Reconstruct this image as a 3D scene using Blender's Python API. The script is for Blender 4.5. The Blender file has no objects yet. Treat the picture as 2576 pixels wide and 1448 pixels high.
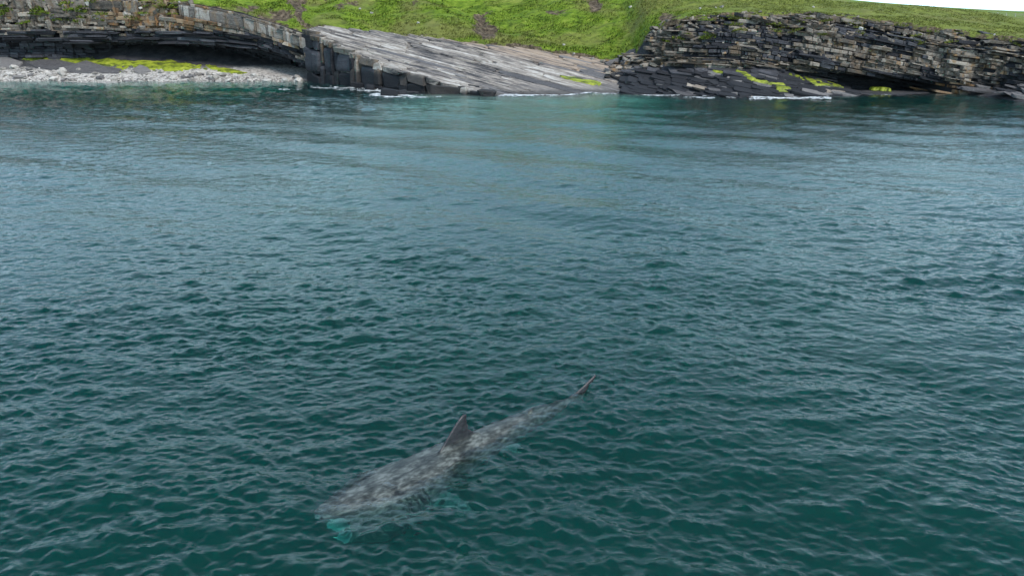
import bpy, bmesh, math, random
import numpy as np
from mathutils import Vector, Matrix

# ------------------------------------------------------------------ camera, sky, sun, exposure
scene = bpy.context.scene
COL = scene.collection
R = math.radians
PITCH, CAM_H, FOC = R(19.0), 9.0, 2019.0          # focal length in units of a 2575 px wide picture

cam_data = bpy.data.cameras.new('camera')
cam_data.sensor_width = 36.0
cam_data.lens = 36.0 * FOC / 2575.0
cam_data.clip_end = 6000.0
cam_data.clip_start = 0.1
cam = bpy.data.objects.new('camera', cam_data)
COL.objects.link(cam)
cam.location = (0, 0, CAM_H)
cam.rotation_euler = (R(90) - PITCH, 0, 0)
scene.camera = cam

SUN_EL, SUN_AZ = 48.0, 146.0                        # azimuth from +Y (ahead) towards +X (right)
world = bpy.data.worlds.new('World')
scene.world = world
world.use_nodes = True
wn, wl = world.node_tree.nodes, world.node_tree.links
wn.clear()
w_out = wn.new('ShaderNodeOutputWorld')
w_bg = wn.new('ShaderNodeBackground')
w_sky = wn.new('ShaderNodeTexSky')
w_sky.sky_type = 'NISHITA'
w_sky.sun_disc = False
w_sky.sun_elevation = R(SUN_EL)
w_sky.sun_rotation = R(SUN_AZ)
w_sky.air_density = 1.0
w_sky.dust_density = 0.4
w_sky.ozone_density = 2.5
w_bg.inputs['Strength'].default_value = 0.14
# broken high cloud: the same noise goes round the whole sky
w_geo = wn.new('ShaderNodeTexCoord')
w_sep = wn.new('ShaderNodeSeparateXYZ')
wl.new(w_geo.outputs['Generated'], w_sep.inputs[0])
w_z = wn.new('ShaderNodeMath'); w_z.operation = 'ADD'; w_z.inputs[1].default_value = 0.22
wl.new(w_sep.outputs['Z'], w_z.inputs[0])
w_zm = wn.new('ShaderNodeMath'); w_zm.operation = 'MAXIMUM'; w_zm.inputs[1].default_value = 0.12
wl.new(w_z.outputs[0], w_zm.inputs[0])
w_div = wn.new('ShaderNodeVectorMath'); w_div.operation = 'DIVIDE'
w_cmb = wn.new('ShaderNodeCombineXYZ')
for i in range(3):
    wl.new(w_zm.outputs[0], w_cmb.inputs[i])
wl.new(w_geo.outputs['Generated'], w_div.inputs[0])
wl.new(w_cmb.outputs[0], w_div.inputs[1])
w_noise = wn.new('ShaderNodeTexNoise')
w_noise.inputs['Scale'].default_value = 1.3
w_noise.inputs['Detail'].default_value = 6.0
w_noise.inputs['Roughness'].default_value = 0.55
w_noise.inputs['Distortion'].default_value = 0.4
wl.new(w_div.outputs[0], w_noise.inputs['Vector'])
w_ramp = wn.new('ShaderNodeMapRange')
w_ramp.inputs['From Min'].default_value = 0.36
w_ramp.inputs['From Max'].default_value = 0.62
w_ramp.inputs['To Min'].default_value = 0.01
w_ramp.inputs['To Max'].default_value = 0.22
wl.new(w_noise.outputs['Fac'], w_ramp.inputs['Value'])
# looking low along the cloud sheet the gaps close: 1 - (1 - cover) ^ (1 / sin elevation)
w_inv = wn.new('ShaderNodeMath'); w_inv.operation = 'SUBTRACT'; w_inv.inputs[0].default_value = 1.0
wl.new(w_ramp.outputs[0], w_inv.inputs[1])
w_el = wn.new('ShaderNodeMath'); w_el.operation = 'MAXIMUM'; w_el.inputs[1].default_value = 0.06
wl.new(w_sep.outputs['Z'], w_el.inputs[0])
w_air = wn.new('ShaderNodeMath'); w_air.operation = 'DIVIDE'; w_air.inputs[0].default_value = 1.0
wl.new(w_el.outputs[0], w_air.inputs[1])
w_pow = wn.new('ShaderNodeMath'); w_pow.operation = 'POWER'
wl.new(w_inv.outputs[0], w_pow.inputs[0]); wl.new(w_air.outputs[0], w_pow.inputs[1])
w_cov = wn.new('ShaderNodeMath'); w_cov.operation = 'SUBTRACT'; w_cov.inputs[0].default_value = 1.0
wl.new(w_pow.outputs[0], w_cov.inputs[1])
w_mix = wn.new('ShaderNodeMix'); w_mix.data_type = 'RGBA'
wl.new(w_cov.outputs[0], w_mix.inputs['Factor'])
wl.new(w_sky.outputs[0], w_mix.inputs[6])
w_mix.inputs[7].default_value = (6.6, 9.8, 11.4, 1)
wl.new(w_mix.outputs[2], w_bg.inputs['Color'])
wl.new(w_bg.outputs[0], w_out.inputs['Surface'])

sun_data = bpy.data.lights.new('sun', 'SUN')
sun_data.energy = 2.5
sun_data.angle = R(24.0)
sun_data.color = (1.0, 0.955, 0.89)
sun = bpy.data.objects.new('sun', sun_data)
COL.objects.link(sun)
_d = Vector((math.sin(R(SUN_AZ)) * math.cos(R(SUN_EL)), math.cos(R(SUN_AZ)) * math.cos(R(SUN_EL)), math.sin(R(SUN_EL))))
sun.rotation_euler = _d.to_track_quat('Z', 'Y').to_euler()
sun.location = (0, 0, 60)

scene.view_settings.view_transform = 'Standard'
scene.view_settings.look = 'None'
scene.view_settings.exposure = 0.46
scene.view_settings.gamma = 1.0
scene.view_settings.use_curve_mapping = False
scene.render.engine = 'CYCLES'
scene.cycles.use_denoising = True
scene.cycles.max_bounces = 12
scene.cycles.transmission_bounces = 10
scene.cycles.volume_bounces = 3
scene.cycles.diffuse_bounces = 3
scene.cycles.glossy_bounces = 4
scene.cycles.sample_clamp_indirect = 6.0

# ------------------------------------------------------------------ helpers
rng = np.random.default_rng(7)
random.seed(7)


def ray(px, py):
    u, v = (px - 1287.5) / FOC, (724 - py) / FOC
    c, s = math.cos(PITCH), math.sin(PITCH)
    return np.array([u, c + v * s, -s + v * c])


def at_y(px, py, y):
    q = ray(px, py)
    return np.array([0, 0, CAM_H]) + q * (y / q[1])


def at_z(px, py, z=0.0):
    q = ray(px, py)
    return np.array([0, 0, CAM_H]) + q * ((z - CAM_H) / q[2])


def mesh_np(name, verts, faces, smooth=False):
    verts = np.asarray(verts, dtype=np.float32)
    faces = np.asarray(faces, dtype=np.int32)
    me = bpy.data.meshes.new(name)
    nf, k = faces.shape
    me.vertices.add(len(verts))
    me.vertices.foreach_set('co', verts.ravel())
    me.loops.add(nf * k)
    me.loops.foreach_set('vertex_index', faces.ravel())
    me.polygons.add(nf)
    me.polygons.foreach_set('loop_start', np.arange(0, nf * k, k, dtype=np.int32))
    me.polygons.foreach_set('loop_total', np.full(nf, k, dtype=np.int32))
    me.polygons.foreach_set('use_smooth', np.full(nf, smooth, dtype=bool))
    me.update(calc_edges=True)
    me.validate()
    return me


def attr(me, name, values):
    a = me.attributes.new(name, 'FLOAT', 'POINT')
    a.data.foreach_set('value', np.asarray(values, dtype=np.float32))


def link(name, me, mat=None, parent=None):
    o = bpy.data.objects.new(name, me)
    COL.objects.link(o)
    if mat and me is not None and not me.materials:
        me.materials.append(mat)
    if parent is not None:
        o.parent = parent
    return o


def tag(o, label=None, cat=None, group=None, kind=None):
    if label: o['label'] = label
    if cat: o['category'] = cat
    if group: o['group'] = group
    if kind: o['kind'] = kind
    return o


def grid_faces(nr, nc):
    i = np.arange(nr * nc).reshape(nr, nc)
    return np.stack([i[:-1, :-1], i[:-1, 1:], i[1:, 1:], i[1:, :-1]], -1).reshape(-1, 4)


class Mat:
    """small node-tree writer"""
    def __init__(self, name):
        self.m = bpy.data.materials.new(name)
        self.m.use_nodes = True
        self.t = self.m.node_tree
        self.t.nodes.clear()
        self.out = self.n('OutputMaterial')

    def n(self, kind, **kw):
        x = self.t.nodes.new('ShaderNode' + kind)
        for k, v in kw.items():
            setattr(x, k, v)
        return x

    def l(self, a, b):
        self.t.links.new(a, b)

    def put(self, sock, v):
        if hasattr(v, 'is_linked') or isinstance(v, bpy.types.NodeSocket):
            self.l(v, sock)
        else:
            sock.default_value = v

    def pos(self):
        return self.n('NewGeometry').outputs['Position']

    def scaled(self, vec, s, rot=(0, 0, 0), loc=(0, 0, 0)):
        x = self.n('Mapping')
        x.inputs['Scale'].default_value = s
        x.inputs['Rotation'].default_value = rot
        x.inputs['Location'].default_value = loc
        self.l(vec, x.inputs['Vector'])
        return x.outputs[0]

    def noise(self, vec, scale, detail=4, rough=0.55, dist=0.0):
        x = self.n('TexNoise')
        self.l(vec, x.inputs['Vector'])
        x.inputs['Scale'].default_value = scale
        x.inputs['Detail'].default_value = detail
        x.inputs['Roughness'].default_value = rough
        x.inputs['Distortion'].default_value = dist
        return x.outputs['Fac']

    def ramp(self, fac, a, b, lo=0.0, hi=1.0):
        x = self.n('MapRange')
        x.interpolation_type = 'SMOOTHSTEP'
        self.put(x.inputs['Value'], fac)
        for k, v in (('From Min', a), ('From Max', b), ('To Min', lo), ('To Max', hi)):
            self.put(x.inputs[k], v)
        return x.outputs[0]

    def math(self, op, a, b=0.0, clamp=False):
        x = self.n('Math', operation=op, use_clamp=clamp)
        self.put(x.inputs[0], a)
        self.put(x.inputs[1], b)
        return x.outputs[0]

    def mix(self, fac, a, b, mode='MIX'):
        x = self.n('Mix', data_type='RGBA', blend_type=mode)
        self.put(x.inputs[0], fac)
        self.put(x.inputs[6], a if not isinstance(a, tuple) else (*a, 1)[:4])
        self.put(x.inputs[7], b if not isinstance(b, tuple) else (*b, 1)[:4])
        return x.outputs[2]

    def colramp(self, fac, stops):
        x = self.n('ValToRGB')
        self.put(x.inputs[0], fac)
        e = x.color_ramp.elements
        while len(e) < len(stops):
            e.new(0.5)
        for el, (p, c) in zip(e, stops):
            el.position = p
            el.color = (*c, 1)
        return x.outputs[0]

    def attribute(self, name):
        return self.n('Attribute', attribute_name=name).outputs['Fac']

    def bump(self, height, strength, dist=0.1, normal=None):
        x = self.n('Bump')
        x.inputs['Strength'].default_value = strength
        x.inputs['Distance'].default_value = dist
        self.l(height, x.inputs['Height'])
        if normal is not None:
            self.l(normal, x.inputs['Normal'])
        return x.outputs[0]

    def bsdf(self, color, rough=0.8, normal=None, spec=0.3, **kw):
        x = self.n('BsdfPrincipled')
        self.put(x.inputs['Base Color'], (*color, 1) if isinstance(color, tuple) else color)
        self.put(x.inputs['Roughness'], rough)
        self.put(x.inputs['Specular IOR Level'], spec)
        if normal is not None:
            self.l(normal, x.inputs['Normal'])
        for k, v in kw.items():
            self.put(x.inputs[k], v)
        self.l(x.outputs[0], self.out.inputs['Surface'])
        return x


def vnoise(x, y, scale, seed, octaves=4, rough=0.5):
    """numpy value noise, roughly -1..1"""
    out = np.zeros(np.broadcast(x, y).shape)
    amp, tot = 1.0, 0.0
    for o in range(octaves):
        r = np.random.default_rng(seed * 31 + o)
        n = 256
        tab = r.uniform(-1, 1, (n, n))
        fx, fy = np.asarray(x) / scale * 2 ** o + 13.7 * o, np.asarray(y) / scale * 2 ** o + 7.1 * o
        ix, iy = np.floor(fx).astype(int), np.floor(fy).astype(int)
        tx, ty = fx - ix, fy - iy
        tx, ty = tx * tx * (3 - 2 * tx), ty * ty * (3 - 2 * ty)
        a, b = tab[ix % n, iy % n], tab[(ix + 1) % n, iy % n]
        c, d = tab[ix % n, (iy + 1) % n], tab[(ix + 1) % n, (iy + 1) % n]
        out = out + amp * ((a * (1 - tx) + b * tx) * (1 - ty) + (c * (1 - tx) + d * tx) * ty)
        tot += amp
        amp *= rough
    return out / tot * 1.6


def interp(x, table):
    t = np.asarray(table, dtype=float)
    return np.interp(x, t[:, 0], t[:, 1])


def smooth(x, a, b):
    t = np.clip((x - a) / (b - a), 0, 1)
    return t * t * (3 - 2 * t)
# ------------------------------------------------------------------ the sea: a wind-wave surface from a directional spectrum
def wave_tile(n, size, lam_min, lam_max, direction, spread, floor, slope_rms, power, seed, crest=0.0):
    r = np.random.default_rng(seed)
    f = np.fft.fftfreq(n, d=size / n) * 2 * np.pi
    kx, ky = np.meshgrid(f, f, indexing='ij')
    k = np.hypot(kx, ky)
    k[0, 0] = 1
    lam = 2 * np.pi / k
    th = np.arctan2(ky, kx) - direction
    amp = k ** (-power) * (np.abs(np.cos(th)) ** spread + floor)
    amp *= smooth(np.log(lam), math.log(lam_min), math.log(lam_min * 1.6)) * (1 - smooth(np.log(lam), math.log(lam_max * 0.6), math.log(lam_max)))
    amp[0, 0] = 0
    spec = amp * (r.normal(size=(n, n)) + 1j * r.normal(size=(n, n)))
    sx = np.real(np.fft.ifft2(1j * kx * spec))
    sy = np.real(np.fft.ifft2(1j * ky * spec))
    s = slope_rms / math.sqrt((sx ** 2 + sy ** 2).mean())
    h = np.real(np.fft.ifft2(spec)) * s
    h = h + crest * (h * h / h.std() - h.std())            # sharper crests, flatter troughs
    dx = np.real(np.fft.ifft2(-1j * kx / k * spec)) * s
    dy = np.real(np.fft.ifft2(-1j * ky / k * spec)) * s
    return np.stack([h, dx, dy], -1).astype(np.float32), size, n


def wave_sample(tile, x, y, rot=0.0):
    arr, size, n = tile
    c, s = math.cos(rot), math.sin(rot)
    u, v = (c * x + s * y) / size * n, (-s * x + c * y) / size * n
    iu, iv = np.floor(u).astype(int), np.floor(v).astype(int)
    fu, fv = (u - iu)[..., None], (v - iv)[..., None]
    q = (arr[iu % n, iv % n] * (1 - fu) * (1 - fv) + arr[(iu + 1) % n, iv % n] * fu * (1 - fv)
         + arr[iu % n, (iv + 1) % n] * (1 - fu) * fv + arr[(iu + 1) % n, (iv + 1) % n] * fu * fv)
    h, dx, dy = q[..., 0], q[..., 1], q[..., 2]
    return h, c * dx - s * dy, s * dx + c * dy


T_SWELL = wave_tile(512, 83.0, 2.6, 15.0, R(58), 3.0, 0.05, 0.036, 2.3, 11)
T_CHOP = wave_tile(1024, 41.0, 0.45, 2.5, R(80), 1.2, 0.16, 0.122, 1.9, 12, 0.24)
T_RIPPLE = wave_tile(1024, 17.0, 0.11, 0.75, R(88), 1.0, 0.25, 0.235, 2.0, 13, 0.26)


SPINE = [tuple(at_z(840, 1285, 0)[:2]), tuple(at_z(1480, 965, 0)[:2])]
WAKE = [(*at_z(1150, 1085, 0)[:2], 1.0, 0.020), (*at_z(1490, 960, 0)[:2], 0.7, 0.016), (*at_z(1165, 1035, 0)[:2], 0.6, 0.02)]


def water_at(x, y, choppy=0.7):
    """height and sideways shift of the sea at x, y"""
    gust = 0.85 + 0.45 * vnoise(x, y, 9.0, 5, 3)
    lee = 1 - 0.15 * smooth(y, 80, 105)
    slick = np.exp(-(((x - 0.20 * y) / (0.20 * y + 4)) ** 2)) * smooth(y, 22, 42)      # calmer water in the lee of the headland
    gust = gust * (1 - 0.46 * smooth(y, 17, 50) + 0.30 * smooth(y, 58, 85)) * (1 - 0.48 * slick)
    far = 1 - 0.7 * smooth(y, 30, 70)
    a = wave_sample(T_SWELL, x, y)
    b = wave_sample(T_CHOP, x, y, 0.21)
    c = wave_sample(T_RIPPLE, x, y, -0.13)
    # the back of the shark, a hand's breadth down, flattens the small waves above it
    (ax, ay), (bx, by) = SPINE
    t = np.clip(((x - ax) * (bx - ax) + (y - ay) * (by - ay)) / ((bx - ax) ** 2 + (by - ay) ** 2), 0, 1)
    calm = 1 - 0.5 * (1 - 0.6 * t) * np.exp(-(((x - ax - t * (bx - ax)) ** 2 + (y - ay - t * (by - ay)) ** 2) / 0.55))
    kb, kc = gust * lee * calm, gust * lee * far * calm
    h = a[0] * lee + b[0] * kb + c[0] * kc
    # ripples thrown out by the fin and the tail tip of the shark
    for (sx, sy, rad, am) in WAKE:
        d = np.hypot(x - sx, y - sy)
        h = h + am * np.cos(d * 2 * math.pi / 0.34) * np.exp(-(d / rad) ** 2)
    dx = (a[1] * lee + b[1] * kb + c[1] * kc) * choppy
    dy = (a[2] * lee + b[2] * kb + c[2] * kc) * choppy
    return h, dx, dy


def build_sea():
    ys = [3.0]
    while ys[-1] < 126:
        y = ys[-1]
        ys.append(y + min(max(0.034, 0.72 * (y * y + 81) / 7227), 0.38))
    ys = np.array(ys)
    nc = 840
    t = np.linspace(-1, 1, nc)
    s = t + np.sign(t) * np.clip(np.abs(t) - 0.96, 0, 1) * 25      # the outermost columns run far out to the sides
    Y, S = np.meshgrid(ys, s, indexing='ij')
    X = S * (0.70 * Y + 2.5)
    h, dx, dy = water_at(X, Y)
    V = np.stack([X + dx, Y + dy, h], -1).reshape(-1, 3)
    me = mesh_np('sea', V, grid_faces(len(ys), nc), True)
    m = Mat('sea_water')
    p = m.pos()
    n1 = m.noise(m.scaled(p, (8.0, 10.0, 9.0), rot=(0, 0, 0.12)), 1.0, 3, 0.6, 0.3)
    n2 = m.noise(m.scaled(p, (2.6, 3.8, 3.0), rot=(0, 0, -0.2)), 1.0, 2, 0.5, 0.2)
    nb = m.bump(n1, 1.0, 0.006)
    nb = m.bump(n2, 1.0, 0.032, nb)
    n3 = m.noise(m.scaled(p, (0.75, 1.0, 0.8), rot=(0, 0, 0.3)), 1.0, 3, 0.6, 0.3)
    nb = m.bump(n3, 1.0, 0.065, nb)
    b = m.bsdf((1, 1, 1), 0.06, nb, 0.5)
    b.inputs['Transmission Weight'].default_value = 1.0
    b.inputs['IOR'].default_value = 1.333
    sc_ = m.n('VolumeScatter')
    sc_.inputs['Color'].default_value = (0.03, 0.84, 0.76, 1)
    sc_.inputs['Density'].default_value = 0.13
    sc_.inputs['Anisotropy'].default_value = 0.3
    ab = m.n('VolumeAbsorption')
    ab.inputs['Color'].default_value = (0.0, 0.80, 0.75, 1)
    ab.inputs['Density'].default_value = 1.15
    ad = m.n('AddShader')
    m.l(sc_.outputs[0], ad.inputs[0])
    m.l(ab.outputs[0], ad.inputs[1])
    m.l(ad.outputs[0], m.out.inputs['Volume'])
    o = link('sea', me, m.m)
    return tag(o, 'teal green sea ruffled by small wind waves', None, None, 'structure')


sea = build_sea()
# ------------------------------------------------------------------ the basking shark: one continuous skin, polygonised from a solid field
def surface_nets(V, org, h):
    s = V < 0
    nx, ny, nz = V.shape
    cnt = np.zeros((nx - 1, ny - 1, nz - 1), np.uint8)
    offs = [(i, j, k) for i in (0, 1) for j in (0, 1) for k in (0, 1)]
    for (i, j, k) in offs:
        cnt += s[i:nx - 1 + i, j:ny - 1 + j, k:nz - 1 + k]
    act = (cnt > 0) & (cnt < 8)
    ci = np.argwhere(act)
    idx = np.full(act.shape, -1, np.int64)
    idx[act] = np.arange(len(ci))
    val = {o: V[ci[:, 0] + o[0], ci[:, 1] + o[1], ci[:, 2] + o[2]] for o in offs}
    acc, num = np.zeros((len(ci), 3)), np.zeros(len(ci))
    for a in offs:
        for ax in range(3):
            if a[ax] == 0:
                b = tuple(1 if q == ax else a[q] for q in range(3))
                va, vb = val[a], val[b]
                cr = (va < 0) != (vb < 0)
                t = np.where(cr, va / np.where(cr, va - vb, 1), 0)
                pt = np.tile(np.array(a, float), (len(ci), 1))
                pt[:, ax] += t
                acc += pt * cr[:, None]
                num += cr
    P = (ci + acc / num[:, None]) * h + np.array(org)
    faces = []
    for ax in range(3):
        b, c = (ax + 1) % 3, (ax + 2) % 3
        sl0 = [slice(1, -1)] * 3; sl0[ax] = slice(0, -1)
        sl1 = [slice(1, -1)] * 3; sl1[ax] = slice(1, None)
        s0, s1 = s[tuple(sl0)], s[tuple(sl1)]
        e = np.argwhere(s0 != s1)
        flip = s0[s0 != s1]
        base = e + 1
        base[:, ax] = e[:, ax]
        def cell(db, dc):
            q = base.copy(); q[:, b] += db; q[:, c] += dc
            return idx[q[:, 0], q[:, 1], q[:, 2]]
        f = np.stack([cell(-1, -1), cell(0, -1), cell(0, 0), cell(-1, 0)], -1)
        f[~flip] = f[~flip][:, ::-1]
        faces.append(f)
    return P, np.concatenate(faces)


def poly_dist(x, z, poly):
    """signed distance to a polygon, negative inside"""
    p = np.array(poly, float)
    d = np.full(np.broadcast(x, z).shape, 1e9)
    inside = np.zeros(d.shape, bool)
    for i in range(len(p)):
        a, b = p[i], p[(i + 1) % len(p)]
        ex, ez = b - a
        wx, wz = x - a[0], z - a[1]
        t = np.clip((wx * ex + wz * ez) / (ex * ex + ez * ez), 0, 1)
        d = np.minimum(d, np.hypot(wx - ex * t, wz - ez * t))
        cond = ((a[1] > z) != (b[1] > z)) & (x < (b[0] - a[0]) * (z - a[1]) / ((b[1] - a[1]) or 1e-9) + a[0])
        inside ^= cond
    return np.where(inside, -d, d)


def smin(a, b, k):
    t = np.clip(0.5 + 0.5 * (b - a) / k, 0, 1)
    return b * (1 - t) + a * t - k * t * (1 - t)


def spline(xs, tab):
    t = np.array(tab, float)
    out = []
    for c in range(1, t.shape[1]):
        # smooth the linear profile a little so no ring edge shows
        fine = np.linspace(t[0, 0], t[-1, 0], 600)
        v = np.interp(fine, t[:, 0], t[:, c])
        ker = np.hanning(41); ker /= ker.sum()
        v = np.convolve(np.pad(v, 20, 'edge'), ker, 'valid')
        out.append(np.interp(xs, fine, v))
    return out


def build_shark():
    h = 0.026
    xs = np.arange(-0.15, 9.1, h)
    ys = np.arange(0, 2.0, h)
    zs = np.arange(-1.75, 1.25, h)
    X, Y, Z = [a.astype(np.float32) for a in np.meshgrid(xs, ys, zs, indexing='ij')]
    body = [(0.30, .50, .46, -.52), (0.55, .64, .58, -.62), (0.9, .78, .70, -.64), (1.4, .92, .80, -.62), (1.9, .97, .82, -.60), (2.4, .88, .76, -.54), (2.9, .75, .69, -.46),
            (3.6, .67, .64, -.41), (4.2, .60, .58, -.36), (5.0, .54, .51, -.31), (6.0, .44, .41, -.24), (7.0, .30, .28, -.15), (7.6, .19, .18, -.07), (8.05, .10, .12, .0), (8.3, .04, .07, .08)]
    w, hh, zc = spline(xs, body)
    w, hh, zc = [a[:, None, None].astype(np.float32) for a in (w, hh, zc)]
    ex = (2.0 + 0.9 * (1 - smooth(xs, 2.6, 4.6)))[:, None, None].astype(np.float32)     # a fuller, squarer section in front
    q = ((np.abs(Y) / w) ** ex + (np.abs(Z - zc) / hh) ** ex) ** (1 / ex)
    d = (q - 1) * np.minimum(w, hh)
    d = np.maximum(d, (0.28 + 0.28 * Y - 0.08 * (-(Z + .5)) - X))                       # front plane: the hoop of the open mouth
    d = np.maximum(d, X - 8.35)
    # mouth and throat hollow
    cr = np.clip(1 - np.clip(X - 0.4, 0, 3) / 2.0, 0.05, 1) ** 0.5
    cav = (np.sqrt((Y / (0.54 * cr)) ** 2 + ((Z + .58) / (0.48 * cr)) ** 2) - 1) * 0.4
    cav = np.maximum(cav, X - 2.1)
    d = np.maximum(d, -cav)
    # snout over the mouth
    sn = [(0.0, .15, .10, -.05), (0.12, .25, .15, -.03), (0.35, .35, .19, -.01), (0.8, .48, .22, .0), (1.4, .55, .22, -.01), (1.8, .50, .18, -.03)]
    w2, h2, z2 = [a[:, None, None].astype(np.float32) for a in spline(xs, sn)]
    q2 = (np.sqrt((Y / w2) ** 2 + ((Z - z2) / h2) ** 2) - 1) * np.minimum(w2, h2)
    q2 = np.maximum(np.maximum(q2, -X), X - 1.8)
    d = smin(d, q2, 0.10)
    # gill slits
    for i in range(5):
        g = np.abs(X - (1.62 + 0.155 * i) - 0.10 * np.cos((Z + .45) * 2.6) + 0.05 * np.abs(Y)) - 0.036
        g = np.maximum(g, np.abs(d) - 0.085)
        g = np.maximum(g, Z - 0.04)
        d = np.maximum(d, -g)
    x2, z2d = np.meshgrid(xs, zs, indexing='ij')
    def fin(poly, tmax, k, t0=0.022, gain=0.22):
        nonlocal d
        pd = poly_dist(x2, z2d, poly)
        t = np.clip(t0 + gain * np.maximum(-pd, 0), 0, tmax)
        f = np.maximum(pd[:, None, :], Y - t[:, None, :])
        d = smin(d, f.astype(np.float32), k)
    fin([(3.05, .0), (3.45, .32), (3.80, .64), (4.06, .86), (4.20, .94), (4.30, .91), (4.31, .82), (4.27, .77), (4.33, .72), (4.29, .66), (4.36, .60), (4.33, .50), (4.42, .44), (4.52, .33), (4.72, .25), (4.70, .18), (4.3, .0)], 0.075, 0.07)
    fin([(6.25, .05), (6.45, .24), (6.58, .29), (6.55, .16), (6.72, .12), (6.6, .0)], 0.04, 0.03)
    fin([(6.4, -.35), (6.6, -.52), (6.72, -.55), (6.68, -.38), (6.6, -.25)], 0.04, 0.03)
    fin([(7.75, .0), (8.05, .20), (8.45, .38), (8.80, .56), (8.93, .62), (8.94, .55), (8.78, .40), (8.66, .36), (8.55, .12), (8.48, -.12), (8.50, -.40), (8.52, -.58),
         (8.44, -.60), (8.25, -.42), (8.05, -.18), (7.85, -.10)], 0.055, 0.05)
    # pectoral fins, swept back and down
    ox, oy, oz = 2.62, 0.52, -0.72
    e1 = np.array([0.40, 0.82, -0.41]); e1 /= np.linalg.norm(e1)
    e2 = np.array([1.0, 0, 0]) - e1 * e1[0]; e2 /= np.linalg.norm(e2)
    e3 = np.cross(e1, e2)
    dx, dy, dz = X - ox, Y - oy, Z - oz
    a = dx * e1[0] + dy * e1[1] + dz * e1[2]
    b = dx * e2[0] + dy * e2[1] + dz * e2[2]
    c = dx * e3[0] + dy * e3[1] + dz * e3[2]
    pd = poly_dist(a, b, [(-.25, -.30), (.3, -.30), (.8, -.16), (1.25, .04), (1.38, .16), (1.30, .22), (.8, .25), (.4, .34), (.1, .48), (-.2, .42)]).astype(np.float32)
    f = np.maximum(pd, np.abs(c) - np.clip(0.024 + 0.2 * np.maximum(-pd, 0), 0, .07))
    d = smin(d, f, 0.08)
    # pelvic fins
    a2, b2, c2 = Y - .25, X - 5.35, Z + .62 + 0.5 * (Y - .25)
    pd = poly_dist(a2, b2, [(-.15, -.15), (.15, -.1), (.38, .18), (.36, .26), (.1, .26), (-.15, .2)]).astype(np.float32)
    d = smin(d, np.maximum(pd, np.abs(c2) - .03), 0.05)
    D = np.concatenate([d[:, :0:-1, :], d], axis=1)
    V, Fc = surface_nets(D, (xs[0], -ys[-1], zs[0]), h)
    # inner side of the mouth and the pale underside, read off before the body is bent
    x, y, z = V.T
    crv = np.clip(1 - np.clip(x - 0.4, 0, 3) / 2.0, 0.05, 1) ** 0.5
    inner = (np.sqrt((y / (0.54 * crv)) ** 2 + ((z + .58) / (0.48 * crv)) ** 2) < 1.06) & (x < 2.1) & (z < -0.07)
    zcv = np.interp(x, [b_[0] for b_ in body], [b_[3] for b_ in body])
    hv = np.interp(x, [b_[0] for b_ in body], [b_[2] for b_ in body])
    belly = smooth(-(z - zcv) / hv, 0.25, 0.8)
    pect = smooth(np.abs(y), 0.72, 0.95) * (z < -0.6)
    zf = z.copy()
    V = V.copy()
    V[:, 1] += 0.16 * np.sin((x - 2.2) / 6.0 * math.pi) * smooth(x, 2.0, 4.0)
    V[:, 2] -= 0.014 * np.clip(x - 4.6, 0, 9)
    # two passes of smoothing take the grid steps out
    e = np.concatenate([Fc[:, [0, 1]], Fc[:, [1, 2]], Fc[:, [2, 3]], Fc[:, [3, 0]]])
    deg = np.bincount(e.ravel(), minlength=len(V)).astype(float)
    for lam in (0.5, -0.52, 0.5, -0.52):
        acc = np.zeros_like(V)
        for k in range(3):
            acc[:, k] = np.bincount(e[:, 0], V[e[:, 1], k], len(V)) + np.bincount(e[:, 1], V[e[:, 0], k], len(V))
        V = V + lam * (acc / deg[:, None] - V)
    me = mesh_np('shark_body', V, Fc, True)
    attr(me, 'mouth', inner.astype(float))
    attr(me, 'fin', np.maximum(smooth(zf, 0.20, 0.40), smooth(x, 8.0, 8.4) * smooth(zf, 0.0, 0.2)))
    attr(me, 'pale', np.clip(belly * 0.8 + pect * 0.0, 0, 1))
    m = Mat('shark_skin')
    tc = m.n('TexCoord').outputs['Object']
    n1 = m.noise(m.scaled(tc, (1.2, 2.6, 2.6)), 1.6, 6, 0.62, 0.6)
    n2 = m.noise(m.scaled(tc, (4.0, 9.0, 9.0)), 1.4, 5, 0.6)
    col = m.colramp(m.math('ADD', m.math('MULTIPLY', n1, 0.5), m.math('MULTIPLY', n2, 0.5)),
                    [(0.40, (0.016, 0.018, 0.016)), (0.5, (0.062, 0.068, 0.060)), (0.60, (0.155, 0.168, 0.152))])
    col = m.mix(m.math('MULTIPLY', m.attribute('pale'), m.ramp(n1, .35, .6)), col, (0.19, 0.20, 0.195))
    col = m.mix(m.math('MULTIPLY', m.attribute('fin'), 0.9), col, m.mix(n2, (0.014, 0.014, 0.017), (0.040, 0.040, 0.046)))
    col = m.mix(m.attribute('mouth'), col, m.mix(n2, (0.30, 0.33, 0.32), (0.90, 0.92, 0.88)))
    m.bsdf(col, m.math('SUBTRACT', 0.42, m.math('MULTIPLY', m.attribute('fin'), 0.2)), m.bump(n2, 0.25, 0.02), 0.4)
    root = bpy.data.objects.new('basking_shark', None)
    COL.objects.link(root)
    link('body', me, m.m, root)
    me_eye = Mat('shark_eye')
    me_eye.bsdf((0.012, 0.012, 0.014), 0.12)
    for sgn in (-1, 1):
        bm = bmesh.new()
        bmesh.ops.create_uvsphere(bm, u_segments=14, v_segments=9, radius=0.042)
        for v in bm.verts:
            v.co.y *= 0.55
        em = bpy.data.meshes.new('eye')
        bm.to_mesh(em); bm.free()
        for pl in em.polygons: pl.use_smooth = True
        eo = link('eye', em, me_eye.m, root)
        eo.location = (0.42, sgn * 0.365, -0.05)
    # pale gill arches hanging as bars inside the open mouth
    arch = Mat('gill_arch')
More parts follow.
